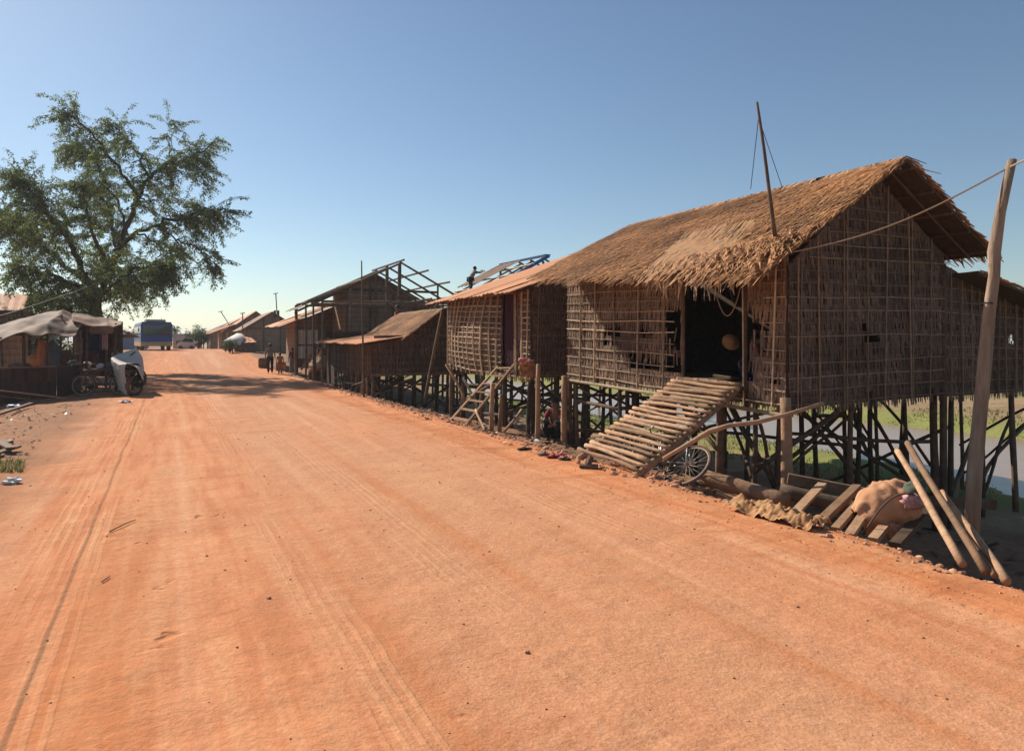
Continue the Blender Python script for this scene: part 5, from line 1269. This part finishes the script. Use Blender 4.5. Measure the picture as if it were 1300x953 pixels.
for i in range(500):
    d = V((R.gauss(0, 1), R.gauss(0, 1), abs(R.gauss(0, 1)))).normalized(); q = c+V((d.x*.5, d.y*.45, d.z*.36)); t_ = V((R.gauss(0, .1), R.gauss(0, .1), R.gauss(0, .1)))
    b.face([q, q+V((.02, 0, .01)), q+t_], R.random())
b.build('straw', M['husk'], hp); b = MB(); b.blob(c+V((0, -.1, -.25)), .55, .4, .12, .5, 3, seed=8); b.build('cloth', M['orange'], hp, True)
b = MB(); b.box(c+V((.1, .1, -.5)), 1.4, 1., .35, .3); b.build('pallet', M['wood'], hp)
log('pole', 'pale plank bridge from the road to the dark shed', GP(402, 481)+V((0, 0, .05)), P(446, 476, 27.5), .07, .06, cat='pole')
for i in range(3):
    p = P(358+i*5, 466-i*2, 40); goods('crate', ['wooden crate stack base left of the woman in plum blouse', 'small crate behind the child near the pale curtain', 'box at the foot of the pale curtain'][i], 'crate', V((p.x, p.y, gz(p.x, p.y)+.25)), .3, .3, .28, ['wood', 'pale', 'greycloth'][i], .03, p=.35)
tbx = P(335, 462, 42); goods('crate', 'orange-brown box beside the walking man', 'crate', V((tbx.x, tbx.y, gz(tbx.x, tbx.y)+.3)), .28, .28, .32, 'wood', .03, p=.35)

# ------------------------------------------------------------------ people
def skin(name, verts, edges, radii, mat, parent, root=0, sub=2):
    me = bpy.data.meshes.new(name); me.from_pydata([tuple(v) for v in verts], edges, []); o = bpy.data.objects.new(name, me); COL.objects.link(o)
    me.materials.append(mat)
    sk_ = me.skin_vertices.new() if hasattr(me.skin_vertices, 'new') and not me.skin_vertices else None
    m_ = o.modifiers.new('skin', 'SKIN'); m_.use_smooth_shade = True
    lay = me.skin_vertices[0].data if me.skin_vertices else None
    if lay is not None:
        for i, r_ in enumerate(radii):
            rr = r_ if isinstance(r_, tuple) else (r_, r_); lay[i].radius = rr; lay[i].use_root = (i == root)
    s = o.modifiers.new('sub', 'SUBSURF'); s.levels = 1; s.render_levels = sub
    o.parent = parent; return o
def person(label, loc, yaw, J=None, h=1.6, shirt='shirt', legs='navy', skirt=False, hairlong=False, cut='full', group='people'):
    """local frame: x right, y forward, z up, for a height of 1.6 m; built at real size under an Empty"""
    t = thing('person', label, 'person', loc, yaw, group); t.scale = (h/1.6,)*3
    j = dict(pelvis=(0, 0, .86), waist=(0, 0, 1.0), chest=(0, 0, 1.18), neck=(0, 0, 1.34), skull=(0, .01, 1.42), crown=(0, .0, 1.54),
             sl=(-.16, 0, 1.28), el=(-.22, -.02, 1.04), wl=(-.24, .05, .84), sr=(.16, 0, 1.28), er=(.22, -.02, 1.04), wr=(.24, .05, .84),
             hl=(-.085, 0, .82), kl=(-.09, .06, .46), al=(-.09, -.03, .09), tl=(-.10, .11, .04), hr=(.085, 0, .82), kr=(.09, .02, .46), ar=(.09, -.12, .1), tr=(.10, .0, .05))
    j.update(J or {}); j = {k: V(v) for k, v in j.items()}
    names = list(j); idx = {n: i for i, n in enumerate(names)}; vs = [j[n] for n in names]
    E = [('pelvis', 'waist'), ('waist', 'chest'), ('chest', 'neck'), ('neck', 'skull'), ('skull', 'crown'), ('chest', 'sl'), ('sl', 'el'), ('el', 'wl'), ('chest', 'sr'), ('sr', 'er'), ('er', 'wr'),
         ('pelvis', 'hl'), ('hl', 'kl'), ('kl', 'al'), ('al', 'tl'), ('pelvis', 'hr'), ('hr', 'kr'), ('kr', 'ar'), ('ar', 'tr')]
    rad = dict(pelvis=(.14, .10), waist=(.12, .09), chest=(.14, .10), neck=(.05, .05), skull=(.082, .09), crown=(.065, .075), sl=.055, el=.038, wl=.025, sr=.055, er=.038, wr=.025, hl=.085, kl=.052, al=.034, tl=.028, hr=.085, kr=.052, ar=.034, tr=.028)
    edges = [(idx[a], idx[b_]) for a, b_ in E]; rr = [rad[n] for n in names]
    for s, w, e in (('l', 'wl', 'el'), ('r', 'wr', 'er')):
        d = (j[w]-j[e]).normalized(); sx = V((1, 0, 0)) if abs(d.x) < .8 else V((0, 1, 0)); fwd = d.cross(sx).normalized()
        pi = len(vs); vs.append(j[w]+d*.06); rr.append((.03, .02)); edges.append((idx[w], pi))
        for k in range(5):
            off = (k-1.8)*.017; base = j[w]+d*.085+fwd*off if k < 4 else j[w]+d*.05+fwd*-.035
            l = (.055, .065, .06, .045, .045)[k]; tip = base+(d*.9+(sx*.3 if s == 'l' else -sx*.3) if k < 4 else d*.5-fwd*.7).normalized()*l
            a_ = len(vs); vs.append(base); rr.append(.009); vs.append(tip); rr.append(.007); edges += [(pi, a_), (a_, a_+1)]
    skin('body', vs, edges, rr, M['skin'], t, idx['pelvis'])
    up_ = (j['crown']-j['neck']).normalized(); hb = MB(); fx = V((0, 1, 0))
    q = up_.to_track_quat('Z', 'Y').to_matrix()
    hb.blob(j['skull'].lerp(j['crown'], .62)-fx*.022, .088, .098, .085, .06, 3, 14, 10, rot=q)
    if hairlong: hb.blob(j['skull']-fx*.07, .06, .05, .1, .1, 3, 12, 8)
    o = hb.build('hair', M['hair'], None, True); o.parent = t
    fb = MB(); c = j['skull'].lerp(j['crown'], .3)
    fb.blob(c+fx*.088, .012, .016, .02, 0, 2, 6, 5); fb.blob(c+V((-.083, .0, 0)), .01, .018, .028, 0, 2, 6, 5); fb.blob(c+V((.083, .0, 0)), .01, .018, .028, 0, 2, 6, 5)
    o = fb.build('nose_and_ears', M['skin'], None, True); o.parent = t
    fb = MB(); fb.blob(c+V((-.03, .078, .025)), .011, .006, .006, 0, 2, 6, 5); fb.blob(c+V((.03, .078, .025)), .011, .006, .006, 0, 2, 6, 5); fb.blob(c+V((0, .078, -.045)), .02, .006, .005, 0, 2, 6, 5)
    o = fb.build('eyes_and_mouth', M['hair'], None, True); o.parent = t
    n2 = ['pelvis', 'waist', 'chest', 'sl', 'el', 'sr', 'er']; v2 = [j[n] for n in n2]; v2[4] = j['sl'].lerp(j['el'], .8); v2[6] = j['sr'].lerp(j['er'], .8); v2.append(j['chest'].lerp(j['neck'], .55))
    skin('shirt', v2, [(0, 1), (1, 2), (2, 3), (3, 4), (2, 5), (5, 6), (2, 7)], [(.155, .12), (.15, .115), (.165, .125), .072, .058, .072, .058, (.085, .075)], M[shirt], t, 0)
    if skirt:
        b = MB(); rows = []; 
        for (f, r_) in ((0, .15), (.25, .185), (.6, .20), (1, .215)):
            kz = lerp(j['waist'].z-.02, .13, f); rows.append([V((math.cos(a)*r_*1.05, math.sin(a)*r_*.85+ .02*f, kz)) for a in [2*math.pi*i/20 for i in range(20)]])
        b.grid(rows, .5, closed=True); o = b.build('skirt', M[legs], None, True); o.parent = t
    else:
        n3 = ['pelvis', 'hl', 'kl', 'al', 'hr', 'kr', 'ar']; v3 = [j[n] for n in n3]
        if cut == 'shorts': v3[3] = j['kl']+V((0, 0, -.04)); v3[6] = j['kr']+V((0, 0, -.04)); v3[2] = j['hl'].lerp(j['kl'], .6); v3[5] = j['hr'].lerp(j['kr'], .6)
        skin('trousers' if cut != 'shorts' else 'shorts', v3, [(0, 1), (1, 2), (2, 3), (0, 4), (4, 5), (5, 6)], [(.155, .115), .1, .075, .06, .1, .075, .06], M[legs], t, 0)
    return t
pp = GP(343, 474.5); person('man in grey shirt and black trousers walking away along the right road edge', pp, .35, h=1.62)
pp = GP(355.5, 475.5); person('small child in orange clothes walking between the man and the woman', pp, .35, h=1.15, shirt='orange', legs='orange', cut='shorts')
pp = GP(372, 475.5); person('woman in plum blouse and long grey skirt walking away by the pale curtain', pp, .2, h=1.5, shirt='plum', legs='greycloth', skirt=True)
sitJ = dict(pelvis=(0, 0, .2), waist=(0, .02, .35), chest=(0, .08, .52), neck=(0, .12, .68), skull=(0, .15, .76), crown=(0, .16, .88), sl=(-.16, .1, .62), el=(-.2, .25, .42), wl=(-.12, .42, .38), sr=(.16, .1, .62), er=(.2, .25, .42), wr=(.12, .42, .38),
            hl=(-.1, .02, .18), kl=(-.15, .38, .45), al=(-.12, .22, .08), tl=(-.12, .36, .03), hr=(.1, .02, .18), kr=(.15, .38, .45), ar=(.12, .22, .08), tr=(.12, .36, .03))
pp = AD(14.6, 8.6); person('person in dark red shirt crouching in the shade under the orange-roofed house', (P(709, 550, 15.4).x, 15.4, gz(P(709, 550, 15.4).x, 15.4)+.12), 2.6, sitJ, 1.75, 'red', 'navy')
pp = ptf(1.0, 1.03, -.55); person('person in dark clothes sitting just inside the open doorway', pp, 2.2, sitJ, 1.45, 'maroon', 'bluecloth')
# man on roof: leaning and reaching to the right
rj = dict(pelvis=(0, 0, .80), waist=(0, .06, .95), chest=(0, .16, 1.12), neck=(0, .22, 1.26), skull=(0, .25, 1.34), crown=(0, .27, 1.46), sl=(-.16, .18, 1.2), el=(-.2, .42, 1.16), wl=(-.15, .62, 1.26), sr=(.16, .18, 1.2), er=(.2, .44, 1.14), wr=(.15, .64, 1.22))
rp = AD(29.9, 12.75, 3.87); person('man in pale shirt standing on the open roof frame reaching forward', rp, math.atan2(E2.y, E2.x)-math.pi/2, rj, 1.5, 'shirt', 'navy')
rp = P(504, 418, 29.2); person('worker in bright red shirt inside the bare pole frame', (rp.x, rp.y, P(504, 388, 29.2).z-1.55), 2., h=1.6, shirt='red', legs='navy')
# a board deck those workers stand on
dk = thing('work_platform', 'raised plank platform hidden inside the bare pole frame under the workers', 'platform', AD(31, 8.5, 1.))
zdk = P(504, 388, 29.2).z-1.55
rp2 = P(550, 400, 31.); person('worker whose dark head shows above the ridge of the small thatched house', (rp2.x, rp2.y, P(550, 383, 31.).z-1.62), 2.4, h=1.62, shirt='shirt', legs='navy')
b = MB()
for i in range(14): b.beam(AD(29.8+i*.28, 6., zdk-.03), AD(29.8+i*.28, 12.3, min(zdk, P(550, 383, 31.).z-1.65)-.03), .24, .04)
b.build('deck', M['wood'], dk)
for a in (30, 33.3):
    for d in (6.2, 12.1):
        q = AD(a, d); b = MB(); b.pole((q.x, q.y, gz(q.x, q.y)-.1), (q.x, q.y, zdk-.06), .06); b.build('leg', M['darkwood'], dk)
vj = K(700, 640, 24.6); person('vendor in pale teal shirt standing under the brown canopy', (vj.x, vj.y, gz(vj.x, vj.y)), 2.6, h=1.6, shirt='teal', legs='navy')
# hat hung inside the doorway
ht = thing('straw_hat', 'round pale straw hat hanging just inside the left of the doorway', 'hat', ptf(1.98, 1.62, -.3)); c = ptf(1.9, 1.72, -.8)
b = MB(); b.lathe(c, [(.15, 0), (.09, .02), (.075, .08), (.05, .1), (.005, .105)], 18, axis=Matrix.Rotation(math.radians(65), 3, 'X')); b.build('hat_body', M['burlap'], ht, True)

# overhead cable from the tree towards the viewer on the left (throws the thin line of shade on the dirt)
b = MB()
def cab(t): h = lerp(4.7, 2.1, t/.865) if t < .865 else lerp(2.1, 1.75, (t-.865)/.135); ys = lerp(31., 3., t); return V((-.5*ys-.72-1.05*h, ys+.895*h, h))
q0 = cab(0.); b.tube([cab(i/40*1.3) for i in range(41)], .0065, 6)
tag(b.build('overhead_cable', M['black'], at=q0), 'black cable running from the big tree out over the left edge of the picture', 'cable')

hz = MB(); x0, x1, y0, y1, z0, z1 = -3600, 3600, -2200, 3900, -4.5, 19.5
for f in ([(x0, y0, z0), (x0, y1, z0), (x1, y1, z0), (x1, y0, z0)], [(x0, y0, z1), (x1, y0, z1), (x1, y1, z1), (x0, y1, z1)], [(x0, y0, z0), (x1, y0, z0), (x1, y0, z1), (x0, y0, z1)],
          [(x1, y0, z0), (x1, y1, z0), (x1, y1, z1), (x1, y0, z1)], [(x1, y1, z0), (x0, y1, z0), (x0, y1, z1), (x1, y1, z1)], [(x0, y1, z0), (x0, y0, z0), (x0, y0, z1), (x0, y1, z1)]): hz.face(f)
hm = bpy.data.materials.new('dusty_air'); hm.use_nodes = True; hn = hm.node_tree; hn.nodes.remove(hn.nodes['Principled BSDF'])
hv = hn.nodes.new('ShaderNodeVolumePrincipled'); hv.inputs['Color'].default_value = (.86, .88, .92, 1); hv.inputs['Density'].default_value = .0006; hv.inputs['Anisotropy'].default_value = .2
hn.links.new(hv.outputs[0], hn.nodes['Material Output'].inputs['Volume'])
tag(hz.build('haze', hm), kind='stuff')

# ------------------------------------------------------------------ light, sky, camera
W = bpy.data.worlds.new("World"); sc.world = W; W.use_nodes = True; nt = W.node_tree
bg = nt.nodes['Background']; sky = nt.nodes.new('ShaderNodeTexSky'); sky.sky_type = 'NISHITA'; sky.sun_disc = False
EL = math.radians(36); sund = V((-.76, .65, 0)).normalized()
az = math.atan2(sund.x, sund.y)          # clockwise from +Y
sky.sun_elevation = EL; sky.sun_rotation = az; sky.altitude = 10; sky.air_density = 1.0; sky.dust_density = .3; sky.ozone_density = 1.8
tn = nt.nodes.new('ShaderNodeVectorMath'); tn.operation = 'MULTIPLY'; tn.inputs[1].default_value = (.95, 1.0, 1.0)
nt.links.new(sky.outputs[0], tn.inputs[0]); nt.links.new(tn.outputs[0], bg.inputs['Color']); bg.inputs['Strength'].default_value = .078
sl = bpy.data.lights.new('sun', 'SUN'); sl.energy = 5.0; sl.angle = math.radians(.55); sl.color = (1., .92, .80)
so = bpy.data.objects.new('sun', sl); COL.objects.link(so)
dirv = V((sund.x*math.cos(EL), sund.y*math.cos(EL), math.sin(EL)))
so.rotation_euler = dirv.to_track_quat('Z', 'Y').to_euler()
cam = bpy.data.cameras.new('camera'); co = bpy.data.objects.new('camera', cam); COL.objects.link(co)
co.location = (0, 0, EYE); co.rotation_euler = (math.radians(90), 0, 0); cam.sensor_width = 36; cam.lens = 36*F/1300; cam.shift_y = -(476.5-CV)/1300
cam.clip_end = 6000; cam.clip_start = .05; sc.camera = co
sc.view_settings.view_transform = 'Standard'; sc.view_settings.look = 'None'; sc.view_settings.gamma = 1; sc.view_settings.exposure = .4
